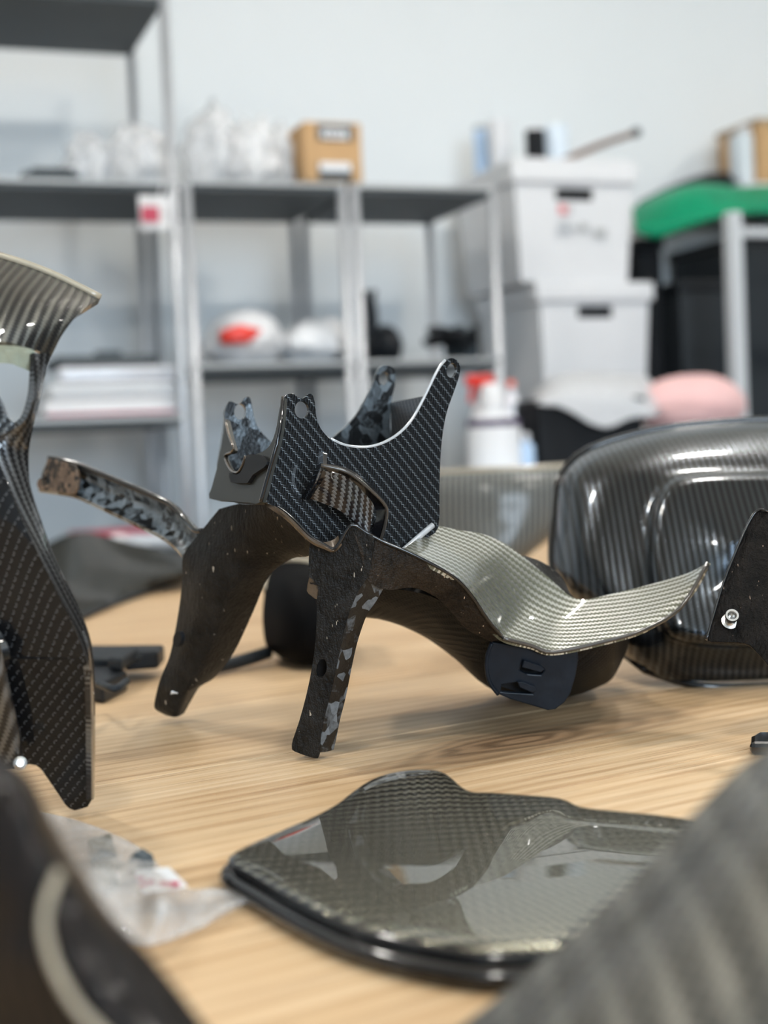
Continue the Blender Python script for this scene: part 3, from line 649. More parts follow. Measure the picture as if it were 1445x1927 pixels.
rib = shell('inner_rib', [[(-60, 1170, .750), (-10, 1190, .744), (4, 1230, .744)], [(-60, 1290, .756), (2, 1290, .748), (20, 1300, .750)], [(-60, 1380, .764), (20, 1370, .756), (38, 1380, .760)], [(-60, 1435, .770), (26, 1436, .763), (44, 1436, .767)]], M['strip'], 4, 4, .004, ang=.4)
bolt = lathe('fixing_bolt', W(38, 1436, .760), [(.0035, 0), (.0035, .003), (.002, .0035), (.0018, .005)], M['zinc'], 12, (CAM-W(38, 1436, .76)).normalized())
thing('carbon_fairing', 'tall carbon fibre fairing with flared visor standing at the left edge', 'fairing', [(vis, [vrim]), band, strip, pil, fpu, (fpl, [fpe]), (rib, [bolt])])

# ------------------------------------------------------------------ flat glossy panel lying in front
po = [(428, 1652), (434, 1640), (460, 1625), (520, 1597), (585, 1568), (630, 1545), (665, 1521), (700, 1502), (742, 1490), (800, 1486), (830, 1490), (850, 1502), (870, 1517), (892, 1524), (925, 1523), (1000, 1526), (1060, 1532), (1100, 1549), (1180, 1558),
      (1270, 1568), (1380, 1590), (1430, 1640), (1410, 1710), (1300, 1785), (1180, 1820), (1060, 1838), (930, 1843), (850, 1835), (740, 1812), (640, 1780), (550, 1735), (480, 1692), (440, 1668)]
po = spl(po, 3, True); npo = len(po)
cen = G(900, 1640, .012)
def zb(p):                                               # raised corner at the back
    q = p - G(790, 1500); return .004*math.exp(-(q.x/.040)**2-(q.y/.05)**2)
V = []; UV = []; F = []
ringp = [(0.0, .0008), (0.0, .0065), (.012, .0085), (.03, .0093), (.07, .0099), (.16, .0106), (.32, .0113), (.52, .0118), (.75, .0121), (.93, .0122)]
for (t, z) in ringp:
    for x, y in po:
        e = G(x, y, 0)
        p = e.lerp(Vector((cen.x, cen.y, 0)), t); zz = z
        zz += zb(p)*(1 if z > .005 else .0)
        V.append(Vector((p.x, p.y, zz))); q = Vector((p.x, p.y)); a = math.radians(-45); UV.append((q.x*math.cos(a)-q.y*math.sin(a), q.x*math.sin(a)+q.y*math.cos(a)))
nr = len(ringp)
for r in range(nr-1):
    for s in range(npo): F.append((r*npo+s, r*npo+(s+1) % npo, (r+1)*npo+(s+1) % npo, (r+1)*npo+s))
F.append(tuple((nr-1)*npo+s for s in range(npo))); F.append(tuple(range(npo))[::-1])
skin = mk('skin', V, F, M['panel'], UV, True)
skin.data.materials.append(M['gloss'])
for k in range(3*npo): skin.data.polygons[k].material_index = 1
rimp = tube('rolled_edge', [G(x, y, .0045) for x, y in po[::3]] + [G(*po[0], .0045)], .0040, M['gloss'], 10, k=3)
thing('twill_windscreen', 'glossy black twill panel lying flat on the table, in front of the bracket', 'panel', [skin, rimp])

# ------------------------------------------------------------------ large shell at the right
R0 = [(1215, 1262), (1110, 1180), (1052, 1110), (1037, 1050), (1043, 970), (1054, 895), (1110, 843), (1230, 808), (1340, 795), (1450, 789), (1570, 795), (1670, 850), (1710, 1000), (1690, 1180), (1590, 1280), (1440, 1292), (1310, 1290)]
R1 = [(1222, 1252), (1125, 1172), (1074, 1105), (1062, 1050), (1066, 975), (1078, 908), (1127, 864), (1237, 830), (1345, 818), (1450, 813), (1562, 818), (1645, 870), (1680, 1000), (1660, 1170), (1575, 1262), (1440, 1274), (1318, 1272)]
R2 = [(1235, 1232), (1155, 1150), (1122, 1095), (1112, 1045), (1117, 985), (1138, 920), (1178, 883), (1258, 860), (1350, 852), (1450, 850), (1548, 854), (1612, 895), (1640, 1000), (1625, 1160), (1555, 1240), (1440, 1252), (1332, 1248)]
R3 = [(1256, 1205), (1222, 1140), (1210, 1090), (1206, 1045), (1210, 990), (1222, 940), (1250, 900), (1300, 889), (1370, 886), (1450, 886), (1525, 890), (1572, 925), (1592, 1010), (1580, 1140), (1530, 1205), (1440, 1222), (1345, 1222)]
R4 = [(1272, 1192), (1246, 1136), (1236, 1088), (1234, 1045), (1238, 992), (1249, 946), (1272, 914), (1312, 902), (1375, 898), (1450, 897), (1515, 902), (1555, 932), (1572, 1012), (1562, 1132), (1518, 1192), (1440, 1206), (1355, 1206)]
R5 = [(1300, 1165), (1285, 1120), (1280, 1085), (1280, 1050), (1283, 1005), (1292, 968), (1308, 945), (1335, 932), (1385, 926), (1450, 924), (1500, 930), (1528, 960), (1540, 1020), (1532, 1112), (1500, 1160), (1440, 1175), (1370, 1175)]
R6 = [(1345, 1100)]
def dsh(y, bulge): return 1.085 + (1290-y)/500*.13 + bulge
rows = []
for R, bl in ((R0, .055), (R1, .018), (R2, -.012), (R3, -.026), (R4, -.046), (R5, -.052)): rows.append([(x, y, dsh(y, bl*(1 if y < 1240 else .35))) for x, y in R])
rows.append([(1400+(x-1400)*.25, 1050+(y-1050)*.25, dsh(1050, -.055)) for x, y in R5])
shl = shell('shell_skin', rows, M['shellc'], 3, 4, .003, ang=math.radians(45), closed=True, planar=(Vector((1, 0, 0)), Vector((0, .25, .97))))
capc = plate('shell_centre', [(1400+(x-1400)*.27, 1050+(y-1050)*.27) for x, y in R5], plane3((1380, 1030, dsh(1050, -.0545)), (1420, 1030, dsh(1050, -.0545)), (1400, 1080, dsh(1050, -.0545))), M['shellc'], .002, smoothk=2, ang=.75)
shr = tube('shell_rim', [W(x, y, dsh(y, .055*(1 if y < 1240 else .35))) for x, y in R0[:]] + [W(*R0[0], dsh(R0[0][1], .02))], .0030, M['gloss'], 8, k=3)
thing('carbon_shell', 'big domed carbon fibre tank shell with blue-black twill, right of the bracket', 'shell', [shl, capc, shr])

# ------------------------------------------------------------------ dark plate with a rivet nut
DP = plane3((1420, 980, .905), (1335, 1205, .880), (1445, 1200, .865))
dpl = plate('plate_body', [(1445, 964), (1432, 960), (1421, 966), (1412, 980), (1400, 1005), (1380, 1052), (1362, 1098), (1346, 1150), (1336, 1184), (1330, 1205), (1350, 1208), (1385, 1209), (1408, 1213), (1422, 1226), (1440, 1246), (1475, 1300), (1500, 1420), (1570, 1430), (1600, 1250), (1590, 1000), (1520, 955)], DP, M['rawdark'], .003, smoothk=2, bevel=.0008)
ax = DP[1] if DP[1].dot(CAM-DP[0]) > 0 else -DP[1]
rp = PL(1373, 1170, DP)
rv = lathe('rivet_nut', rp, [(.0052, 0), (.0052, .0012), (.0034, .0016), (.0030, .007), (.0040, .0075), (.0040, .0105), (.0028, .0105), (.0022, .0095), (.0020, .004)], M['zinc'], 20, (ax+_R*.35-_U*.05).normalized())
dedge = tube('folded_edge', [PL(x, y, DP)+ax*.001 for x, y in ((1445, 964), (1432, 960), (1421, 966), (1412, 980), (1400, 1005), (1380, 1052), (1362, 1098), (1346, 1150), (1336, 1184), (1330, 1205))], .0009, M['gloss'], 6, k=2)
thing('riveted_plate', 'dark raw carbon plate with a silver rivet nut at the right edge', 'plate', [(dpl, [dedge]), rv])

# ------------------------------------------------------------------ small carbon strip end by the right edge
hs = [G(x, y) for x, y in ((1411, 1422), (1412, 1408), (1424, 1400), (1700, 1396), (1700, 1424))]
V = [p+Vector((0, 0, z)) for z in (0, .008) for p in hs]
F = [tuple(range(5))[::-1], tuple(range(5, 10))] + [(k, (k+1) % 5, 5+(k+1) % 5, 5+k) for k in range(5)]
single(mk('carbon_strip', V, F, M['gloss'], None, False, .003), 'small gloss black carbon strip end by the right picture edge', 'strip')

# ------------------------------------------------------------------ blurred foreground parts
tb = shell('tube_wall', [[(-330, 1420, .47), (-120, 1415, .42), (-20, 1422, .405), (28, 1440, .41), (60, 1470, .43)], [(-330, 1520, .46), (-120, 1500, .40), (10, 1490, .38), (62, 1500, .39), (92, 1532, .42)],
                         [(-330, 1630, .46), (-120, 1610, .39), (45, 1610, .37), (95, 1600, .38), (134, 1608, .41)], [(-330, 1740, .45), (-120, 1740, .39), (86, 1736, .362), (150, 1702, .37), (206, 1716, .40)],
                         [(-330, 1850, .44), (-120, 1850, .39), (104, 1824, .356), (195, 1800, .362), (284, 1800, .39)], [(-330, 1960, .43), (-80, 1960, .39), (160, 1915, .352), (275, 1900, .358), (372, 1912, .385)],
                         [(-330, 2110, .42), (0, 2110, .385), (240, 2080, .350), (380, 2060, .352), (480, 2070, .38)], [(-330, 2270, .37), (40, 2262, .37), (300, 2255, .37), (420, 2250, .37), (520, 2245, .37)]], M['tubec'], 5, 5, .004, ang=.3)
tri = tube('tube_lip', [W(*p) for p in ((112, 1640, .3675), (92, 1690, .362), (84, 1735, .359), (90, 1780, .356), (106, 1826, .353), (135, 1880, .350), (165, 1918, .349), (240, 1990, .347))], .0013, M['rimlight'], 8)
thing('foreground_tube', 'dark curved carbon duct in the near left corner, out of focus', 'duct', [tb, tri])
ed = [(1640, 1330), (1520, 1375), (1445, 1408), (1390, 1446), (1300, 1535), (1200, 1642), (1100, 1735), (1000, 1822), (930, 1882), (868, 1930), (790, 2000), (700, 2090)]
rowsF = []
for k, (dx, dy, dd) in enumerate(((0, 0, .0), (40, 14, -.012), (110, 70, -.045), (260, 230, -.085), (420, 480, -.11))):
    rowsF.append([(x+dx, y+dy, .44-.0*n+dd) for n, (x, y) in enumerate(ed)])
fgp = shell('panel_skin', rowsF, M['big'], 4, 4, .004, ang=math.radians(45), planar=(Vector((1, 0, .15)), Vector((-.1, .7, .7))))
ft = []
for x, y in ed: p = W(x, y, .44); ft.append(p)
back = mk('panel_back', [v for p in ft for v in (p+Vector((.002, .004, -.002)), Vector((p.x+.01, p.y+.012, .0)), p+Vector((.006, .001, -.006)), Vector((p.x+.014, p.y+.009, .0)))],
          [f for k in range(len(ft)-1) for f in ((4*k, 4*k+1, 4*k+5, 4*k+4), (4*k+2, 4*k+6, 4*k+7, 4*k+3), (4*k+1, 4*k+3, 4*k+7, 4*k+5), (4*k, 4*k+4, 4*k+6, 4*k+2))], M['gloss'])
thing('foreground_cowl', 'pale reflecting carbon cowl in the near right corner, out of focus', 'cowl', [fgp, back])

# ------------------------------------------------------------------ clear bag with hardware
bo = [[(70, 1525), (150, 1545), (225, 1574), (275, 1604), (312, 1640), (352, 1672), (405, 1672), (450, 1683), (474, 1690)],
      [(80, 1600), (150, 1610), (215, 1628), (265, 1650), (305, 1672), (345, 1690), (385, 1694), (425, 1697), (472, 1692)],
      [(110, 1680), (165, 1685), (215, 1690), (262, 1703), (300, 1714), (335, 1720), (372, 1720), (410, 1716), (466, 1696)],
      [(170, 1760), (205, 1762), (235, 1768), (262, 1775), (285, 1778), (320, 1768), (352, 1755), (392, 1738), (450, 1705)]]
def bagz(r, c): return .004 + .016*math.sin(math.pi*min(1, (c+.4)/7.2))*math.sin(math.pi*(r+.35)/3.7) + .004*((r*3+c*5) % 3-1)*(0 < r < 3)
topw = [[tuple(G(*p, z=max(.002, bagz(r, c)))) for c, p in enumerate(rr)] for r, rr in enumerate(bo)]
botw = [[tuple(G(*p, z=.0006)) for c, p in enumerate(rr)] for r, rr in enumerate(bo)]
bt = shell('bag_top_film', topw, M['bagfilm'], 5, 5, .0003, world=True); bb = shell('bag_bottom_film', botw, M['bagfilm'], 3, 3, .0003, world=True)
thing('plastic_bag', 'crumpled clear plastic bag of fixings lying on the table', 'bag', [bt, bb])
pr = [G(x, y, .012) for x, y in ((253, 1640), (318, 1634), (352, 1668), (270, 1682))]
lb = mk('bag_label', [p+Vector((0, 0, z)) for z in (0, .0006) for p in pr], [(0, 3, 2, 1), (4, 5, 6, 7), (0, 1, 5, 4), (1, 2, 6, 5), (2, 3, 7, 6), (3, 0, 4, 7)], M['paper'])
strokes = []
for (x0, y0, x1, y1) in ((258, 1650, 272, 1652), (278, 1657, 290, 1659), (300, 1660, 318, 1663), (320, 1660, 338, 1664), (262, 1662, 276, 1664)):
    q = [G(x0, y0, .0130), G(x1, y0+1, .0130), G(x1, y1+4, .0130), G(x0, y1+3, .0130)]
    strokes.append(mk('print', q+[v+Vector((0, 0, .0004)) for v in q], [(0, 3, 2, 1), (4, 5, 6, 7), (0, 1, 5, 4), (1, 2, 6, 5), (2, 3, 7, 6), (3, 0, 4, 7)], M['crimson']))
thing('paper_label', 'small white label with red print inside the clear bag', 'label', [lb]+strokes)
def boltm(px, py, l, r, ang, label):
    b = G(px, py, .006); axs = Vector((math.cos(ang), math.sin(ang), .12)).normalized()
    sh = lathe('shank', b, [(r*.55, 0), (r*.55, l)], M['zinc'], 12, axs); hd = lathe('head', b+axs*l, [(r, 0), (r, r*.9), (r*.7, r*1.05)], M['ink'], 6, axs)
    thing('bolt', label, 'bolt', [sh, hd], group='bolts in the clear bag')
boltm(214, 1655, .016, .0062, 1.0, 'dark headed bolt nearest the label in the clear bag')
boltm(238, 1640, .014, .0058, 2.4, 'silver bolt pointing up at the label in the clear bag')
clipb = [G(x, y, .001) for x, y in ((165, 1610), (212, 1600), (226, 1650), (205, 1690), (182, 1668))]
single(mk('spacer_plate', [p+Vector((0, 0, z)) for z in (0, .009) for p in clipb], [tuple(range(5))[::-1], tuple(range(5, 10))]+[(k, (k+1) % 5, 5+(k+1) % 5, 5+k) for k in range(5)], simple('olive_metal', (.22, .21, .16), .4, .2, 60, .6), None, False, .002),
       'olive grey metal spacer beside the bolts in the clear bag', 'spacer')

# ------------------------------------------------------------------ small parts behind the bracket
def gbox(name, pts, z0, z1, mat, bevel=.003):
    p = [G(x, y) for x, y in pts]; n = len(p)
    return mk(name, [v+Vector((0, 0, z)) for z in (z0, z1) for v in p], [tuple(range(n))[::-1], tuple(range(n, 2*n))]+[(k, (k+1) % n, n+(k+1) % n, n+k) for k in range(n)], mat, None, False, bevel)
cl = [gbox('clip_base', [(150, 1318), (196, 1326), (240, 1302), (232, 1288), (170, 1280)], .0005, .018, M['blackp']),
      gbox('clip_top_plate', [(150, 1290), (225, 1292), (300, 1276), (290, 1262), (150, 1262)], .018, .024, M['darkbin'], .002),
      gbox('clip_jaw', [(205, 1302), (232, 1306), (262, 1282), (245, 1276)], .0185, .030, M['darkbin']),
      gbox('clip_arm', [(235, 1285), (300, 1280), (312, 1266), (240, 1266)], .010, .026, M['blackp']),
      tube('clip_ridge', [G(182, 1285, .027), G(215, 1296, .029), G(238, 1282, .028)], .003, M['darkbin'], 8)]
thing('plastic_clip', 'black plastic clip lying beside the tall fairing', 'clip', cl)
blk = shell('case_body', [[(505, 1062, 1.36), (545, 1056, 1.34), (590, 1060, 1.33), (640, 1070, 1.34)], [(498, 1110, 1.33), (540, 1105, 1.29), (590, 1105, 1.28), (660, 1110, 1.30)], [(494, 1170, 1.32), (540, 1180, 1.27), (590, 1180, 1.26), (670, 1160, 1.29)],
                          [(505, 1222, 1.32), (545, 1244, 1.29), (590, 1252, 1.28), (660, 1240, 1.30)], [(540, 1215, 1.42), (560, 1228, 1.40), (590, 1232, 1.39), (640, 1225, 1.40)], [(515, 1075, 1.44), (550, 1070, 1.44), (590, 1072, 1.44), (640, 1082, 1.44)], [(505, 1062, 1.37), (545, 1056, 1.352), (590, 1060, 1.342), (640, 1070, 1.352)]], M['rubber'], 5, 5, .004)
blr = tube('case_rim', [W(500, 1112, 1.33), W(508, 1075, 1.35), (W(524, 1058, 1.35)), W(550, 1054, 1.34), W(590, 1060, 1.33)], .0035, M['rimlight'], 8)
rod = tube('rod', [G(372, 1262, .008), G(440, 1248, .008), G(505, 1228, .012)], .006, M['darkbin'], 10, k=2)
thing('black_case', 'black rounded case with thin rod on the table behind the bracket legs', 'case', [blk, blr, rod])
fp = shell('sheet', [[(40, 1050, 2.45), (145, 1001, 2.45), (250, 1022, 2.40), (360, 1044, 2.36)], [(70, 1090, 2.2), (150, 1060, 2.20), (250, 1062, 2.18), (360, 1062, 2.16)], [(100, 1150, 1.80), (160, 1128, 1.95), (250, 1100, 2.04), (360, 1078, 2.10)], [(110, 1180, 1.66), (165, 1156, 1.79), (250, 1122, 2.0), (360, 1086, 2.25)]], M['panelf'], 4, 4, .005, ang=.6)
fpr = tube('sheet_edge', [W(*p) for p in ((110, 1180, 1.66), (165, 1156, 1.79), (250, 1122, 2.0), (360, 1086, 2.25))], .004, M['darkbin'], 8)
thing('carbon_sheet', 'olive black carbon sheet lying farther back at the left', 'sheet', [fp, fpr])
bgp = shell('cover_skin', [[(815, 893, 2.02), (900, 888, 2.0), (980, 885, 2.0), (1070, 880, 2.02)], [(815, 905, 1.96), (900, 902, 1.94), (980, 900, 1.94), (1070, 895, 1.96)], [(815, 980, 1.95), (900, 975, 1.93), (980, 970, 1.93), (1065, 965, 1.95)],
                           [(815, 1060, 1.95), (900, 1055, 1.92), (980, 1040, 1.93), (1045, 1005, 1.97)], [(815, 1108, 1.95), (890, 1104, 1.94), (950, 1085, 1.96), (1010, 1030, 2.05)]], M['panelb'], 4, 4, .006, ang=.79)
bgr = tube('cover_edge', [W(815, 892, 2.02), W(900, 887, 2.0), W(980, 884, 2.0), W(1070, 879, 2.02)], .006, M['rimlight'], 8)
thing('carbon_cover', 'grey twill carbon cover standing behind the bracket, pale top edge', 'cover', [bgp, bgr])
# ------------------------------------------------------------------ shelving
DEP = .40
def post(name, x, y, b, z0, z1, r=.014):
    a, _ = SP(x, y, b)
    return tube(name, [S(a, b, z0), S(a, b, z1)], r, M['steel'], 10, k=1), a
def shelf_unit(label, left, right, zs, ztop, group='steel shelving units'):
    """left/right: front posts (a values); zs: board heights"""
    parts = []
    for a in (left, right):
        for b in (0, DEP):
            parts.append(tube('post', [S(a, b, FLOOR_Z), S(a, b, ztop)], .0115, M['steel'], 10, k=1))
    for z in zs:
        bd = sbox('shelf_board', left, right, -.005, DEP+.005, z-.020, z, M['shelf'], .002)
        lipf = sbox('shelf_lip', left, right, -.012, -.006, z-.007, z+.002, M['shelfedge'], .001)
        lipr = sbox('shelf_lip', right+.0005, right+.006, -.012, DEP, z-.007, z+.002, M['shelfedge'], .001)
        parts.append((bd, [lipf, lipr]))
    return thing('shelving_unit', label, 'shelving', parts, group=group)
aA = SP(322, 300, 0)[0]; aB = SP(357, 480, 0)[0]; aC = SP(661, 480, 0)[0]; aD = SP(930, 480, 0)[0]
z1 = SP(500, 345, 0)[1]; z2 = SP(520, 684, 0)[1]; z3 = SP(400, 1045, 0)[1]; zt = SP(305, -8, 0)[1]; zl = SP(230, 786, 0)[1]; z1l = SP(200, 342, 0)[1]
shelf_unit('tall steel shelving unit at the left with a shelf above the frame', aA-.95, aA, [z3, zl, z1l, zt], zt+.05)
shelf_unit('low steel shelving unit in the middle, left bay under the cardboard box', aB, aC-.016, [z3, z2, z1], z1+.004)
shelf_unit('low steel shelving unit nearest the white bins', aC+.014, aD, [z3, z2, z1], z1+.004)

def lump(name, c, r, mat, amp=.25, freq=3.0, sub=4, seed=0, squash=1.0):
    bm = bmesh.new(); bmesh.ops.create_icosphere(bm, subdivisions=sub, radius=1)
    for v in bm.verts:
        n = noise.noise(v.co*freq+Vector((seed*3.1, seed, 0)))*amp + noise.noise(v.co*freq*2.6+Vector((seed, 0, seed)))*amp*.45
        k = v.co*(1+n); k.z = max(k.z, -.72)
        w = RU*(k.x*r[0]) + RV*(k.y*r[1]) + Vector((0, 0, k.z*r[2])); v.co = Vector(c)+w
    me = bpy.data.meshes.new(name); bm.to_mesh(me); bm.free(); me.materials.append(mat)
    me.polygons.foreach_set('use_smooth', [True]*len(me.polygons))
    o = bpy.data.objects.new(name, me); COL.objects.link(o); return o
def on(px, py, b, z): a, _ = SP(px, py, b); return S(a, b, z)
def plump(name, x0, y0, x1, y1, b, rd, mat, zbase, **kw):
    a0, _ = SP(x0, (y0+y1)/2, b); a1, _ = SP(x1, (y0+y1)/2, b); zt_ = SP((x0+x1)/2, y0, b)[1]
    rz = (zt_-zbase)/1.74
    return lump(name, S((a0+a1)/2, b, zbase+.725*rz), ((a1-a0)/2, rd, rz), mat, **kw)
# bubble wrap and film bags on the upper shelf
for k, (x0, y0, x1, y1, b, rd, lab) in enumerate(((118, 262, 222, 340, .23, .10, 'low clear bubble wrap bundle behind the dark tray on the tall unit'), (205, 236, 318, 340, .16, .10, 'clear bubble wrap bundle on the tall unit, left of its front post'),
        (348, 206, 452, 340, .22, .11, 'tallest clear bubble wrap bundle on the upper shelf, right of the post'), (425, 226, 520, 342, .12, .08, 'clear bubble wrap bundle between the tallest one and the box'), (498, 236, 566, 342, .24, .09, 'small clear bubble wrap bundle touching the cardboard box'))):
    single(plump('bubble_wrap', x0, y0, x1, y1, b, rd, M['film'], z1+.002 if k > 1 else z1l+.002, amp=.36, freq=2.9, seed=k+1), lab, 'bubble wrap', 'bubble wrap bundles')
# flat dark tray at far left
t = pbox('tray_base', 42, 322, 150, 333, .12, .16, M['ink'], .003); tl_ = pbox('tray_lid', 60, 316, 140, 322, .13, .13, M['black'], .003)
thing('dark_tray', 'flat dark tray lying on the tall unit at far left', 'tray', [t, tl_])
# cardboard box with two labels
bx = pbox('carton', 572, 230, 681, 342, .06, .12, M['card'], .003)
def face(name, x0, y0, x1, y1, b, mat, t=.003): return pbox(name, x0, y0, x1, y1, b-t, t*.8, mat, .0004)
p1 = face('top_label', 597, 234, 664, 264, .06, M['ink']); p1a = face('label_paper', 606, 243, 654, 261, .056, M['paper'], .002)
p2 = face('bottom_label', 600, 306, 662, 338, .06, M['ink']); p2a = face('label_paper', 602, 306, 660, 322, .056, M['paper'], .002)
marks = [face('label_text', 612+i*10, 248, 618+i*10, 256, .053, M['ink'], .001) for i in range(4)]
thing('cardboard_box', 'brown cardboard box with black and white labels on the upper shelf', 'box', [bx, (p1, [p1a]+marks), (p2, [p2a])])
# hanging red tag
a, z = SP(282, 400, .0)
tg = pbox('tag_card', 262, 368, 320, 432, -.03, .004, M['film'], .001); tr_ = pbox('red_print', 266, 388, 300, 418, -.034, .003, M['crimson'], .001)
cr_ = tube('tag_cord', [S(SP(300, 372, -.028)[0], -.028, SP(300, 372, -.028)[1]), S(SP(305, 355, -.02)[0], -.02, z1l-.01), S(SP(306, 345, -.016)[0], -.016, z1l+.002)], .002, M['foam'], 6)
thing('hanging_tag', 'clear tag with red print hanging from the tall unit shelf', 'tag', [tg, tr_, cr_])
# wrapped packs on the tall unit
for k, (y0, y1, x0, x1, m, lab) in enumerate(((752, 785, 82, 338, 'foam', 'white wrapped pack at the bottom of the pile on the tall unit'), (718, 751, 95, 334, 'paper', 'white film wrapped pack in the middle of the pile'), (688, 717, 110, 336, 'film2', 'shiny film wrapped pack on top of the pile'))):
    b_ = pbox('pack_body', x0, y0, x1, y1, .03, .26, M[m], .012); st = pbox('red_stripe', x0+6, y1-9, x1-6, y1-5, .026, .003, M['crimson'], .0005) if k == 0 else pbox('seal_strip', x0+8, y0+8, x1-8, y0+12, .026, .003, M['shelfedge'], .0005)
    thing('wrapped_pack', lab, 'pack', [b_, st], group='wrapped packs')
tr2 = pbox('board_slab', 105, 668, 300, 687, .06, .2, M['shelf'], .004); tr3 = pbox('board_handle', 180, 660, 230, 668, .12, .03, M['ink'], .002)
thing('dark_board', 'dark flat board lying on the pile of wrapped packs', 'board', [tr2, tr3])
# white foam roll with red content
def sl(px, py, b): a, z = SP(px, py, b); return S(a, b, z)
zf = z2+.003
fo = plump('foam_sleeve', 385, 585, 530, 680, .13, .10, M['foam'], zf, amp=.12, freq=1.5, seed=4)
ri = plump('red_insert', 412, 612, 495, 648, .045, .03, M['red'], SP(450, 648, .045)[1], amp=.25, freq=2.5, seed=5, sub=3)
thing('foam_sleeve', 'white foam sleeve with a red piece inside on the middle shelf', 'sleeve', [fo, ri])
single(plump('white_wrap', 525, 604, 668, 680, .16, .10, M['paper'], zf, amp=.22, freq=2.2, seed=8), 'crumpled white plastic wrap beside the foam sleeve', 'wrap')
# black boot-like tool stand
b0 = plump('stand_foot', 684, 610, 752, 655, .13, .07, M['blackp'], z2+.002, amp=.08, freq=1.5, seed=2)
st = tube('stand_neck', [on(694, 630, .13, SP(694, 628, .13)[1]), on(695, 600, .13, SP(695, 600, .13)[1]), on(690, 565, .13, SP(690, 565, .13)[1])], .022, M['blackp'], 12)
fk = [tube('stand_prong', [on(690+dx, 575, .13, SP(690, 575, .13)[1]), on(690+dx*1.6, 545, .13, SP(690, 546, .13)[1])], .007, M['blackp'], 8, k=1) for dx in (-9, 0, 9)]
thing('tool_stand', 'black upright tool with forked head and wide foot on the middle shelf', 'tool', [b0, st]+fk)
# tangle of dark straps
pts = []
for k in range(30):
    t_ = k/29; x = 800+95*abs(math.sin(t_*9.0)); y = 655-30*abs(math.sin(t_*6.3+.4))-8*math.sin(k*1.7)
    b_ = .12+.07*math.sin(k*2.3); a, z = SP(x, y, b_); pts.append(S(a, b_, max(z, z2+.012)))
cb = tube('strap_coil', pts, .008, M['black'], 8, k=4)
kn = plump('strap_knot', 840, 612, 896, 668, .14, .06, M['ink'], z2+.003, amp=.3, freq=2.6, seed=12, sub=3)
thing('strap_tangle', 'tangle of dark straps at the right end of the middle shelf', 'straps', [cb, kn])
# low shelf: red and white packages
pk1 = pbox('packet_body', 140, 1000, 330, 1032, -.02, .2, M['paper'], .01); pk2 = pbox('packet_band', 142, 998, 322, 1006, -.024, .1, M['crimson'], .002); pk3 = plump('packet_window', 195, 1004, 245, 1030, -.03, .02, M['foam'], SP(220, 1030, -.03)[1], amp=.05, seed=3, sub=3)
thing('red_white_packet', 'long white packet with red band low behind the carbon sheet', 'packet', [pk1, pk2, pk3])

# ------------------------------------------------------------------ side bench with bins, at the right
BZ = SP(930, 892, -.40)[1]
aL = SP(840, 880, -.40)[0]; aR = A1-.3
bt = sbox('bench_top', aL, aR, -.40, -.03, BZ-.03, BZ, M['bin'], .003)
bl = [sbox('leg', a, a+.05, b, b+.05, FLOOR_Z, BZ-.0305, M['steel'], .003) for a in (aL+.03, aR-.08) for b in (-.37, -.09)]
thing('side_bench', 'long white bench under the bottles and the black crate', 'bench', [bt]+bl)
cb0 = sbox('cabinet_body', aD+.03, aR, .0, B1-.02, FLOOR_Z, BZ-.02, M['bin'], .004); cb1 = sbox('cabinet_top', aD+.025, aR+.005, -.01, B1-.015, BZ-.0195, BZ, M['bin'], .003)
cbd = [sbox('cabinet_door', aD+.035+k*.55, aD+.035+k*.55+.54, -.018, -.0005, FLOOR_Z+.05, BZ-.04, M['bin'], .003) for k in range(5)]
thing('wall_cabinet', 'low white cabinet behind the bench carrying the white bins', 'cabinet', [cb0, cb1]+cbd)
BB = .12
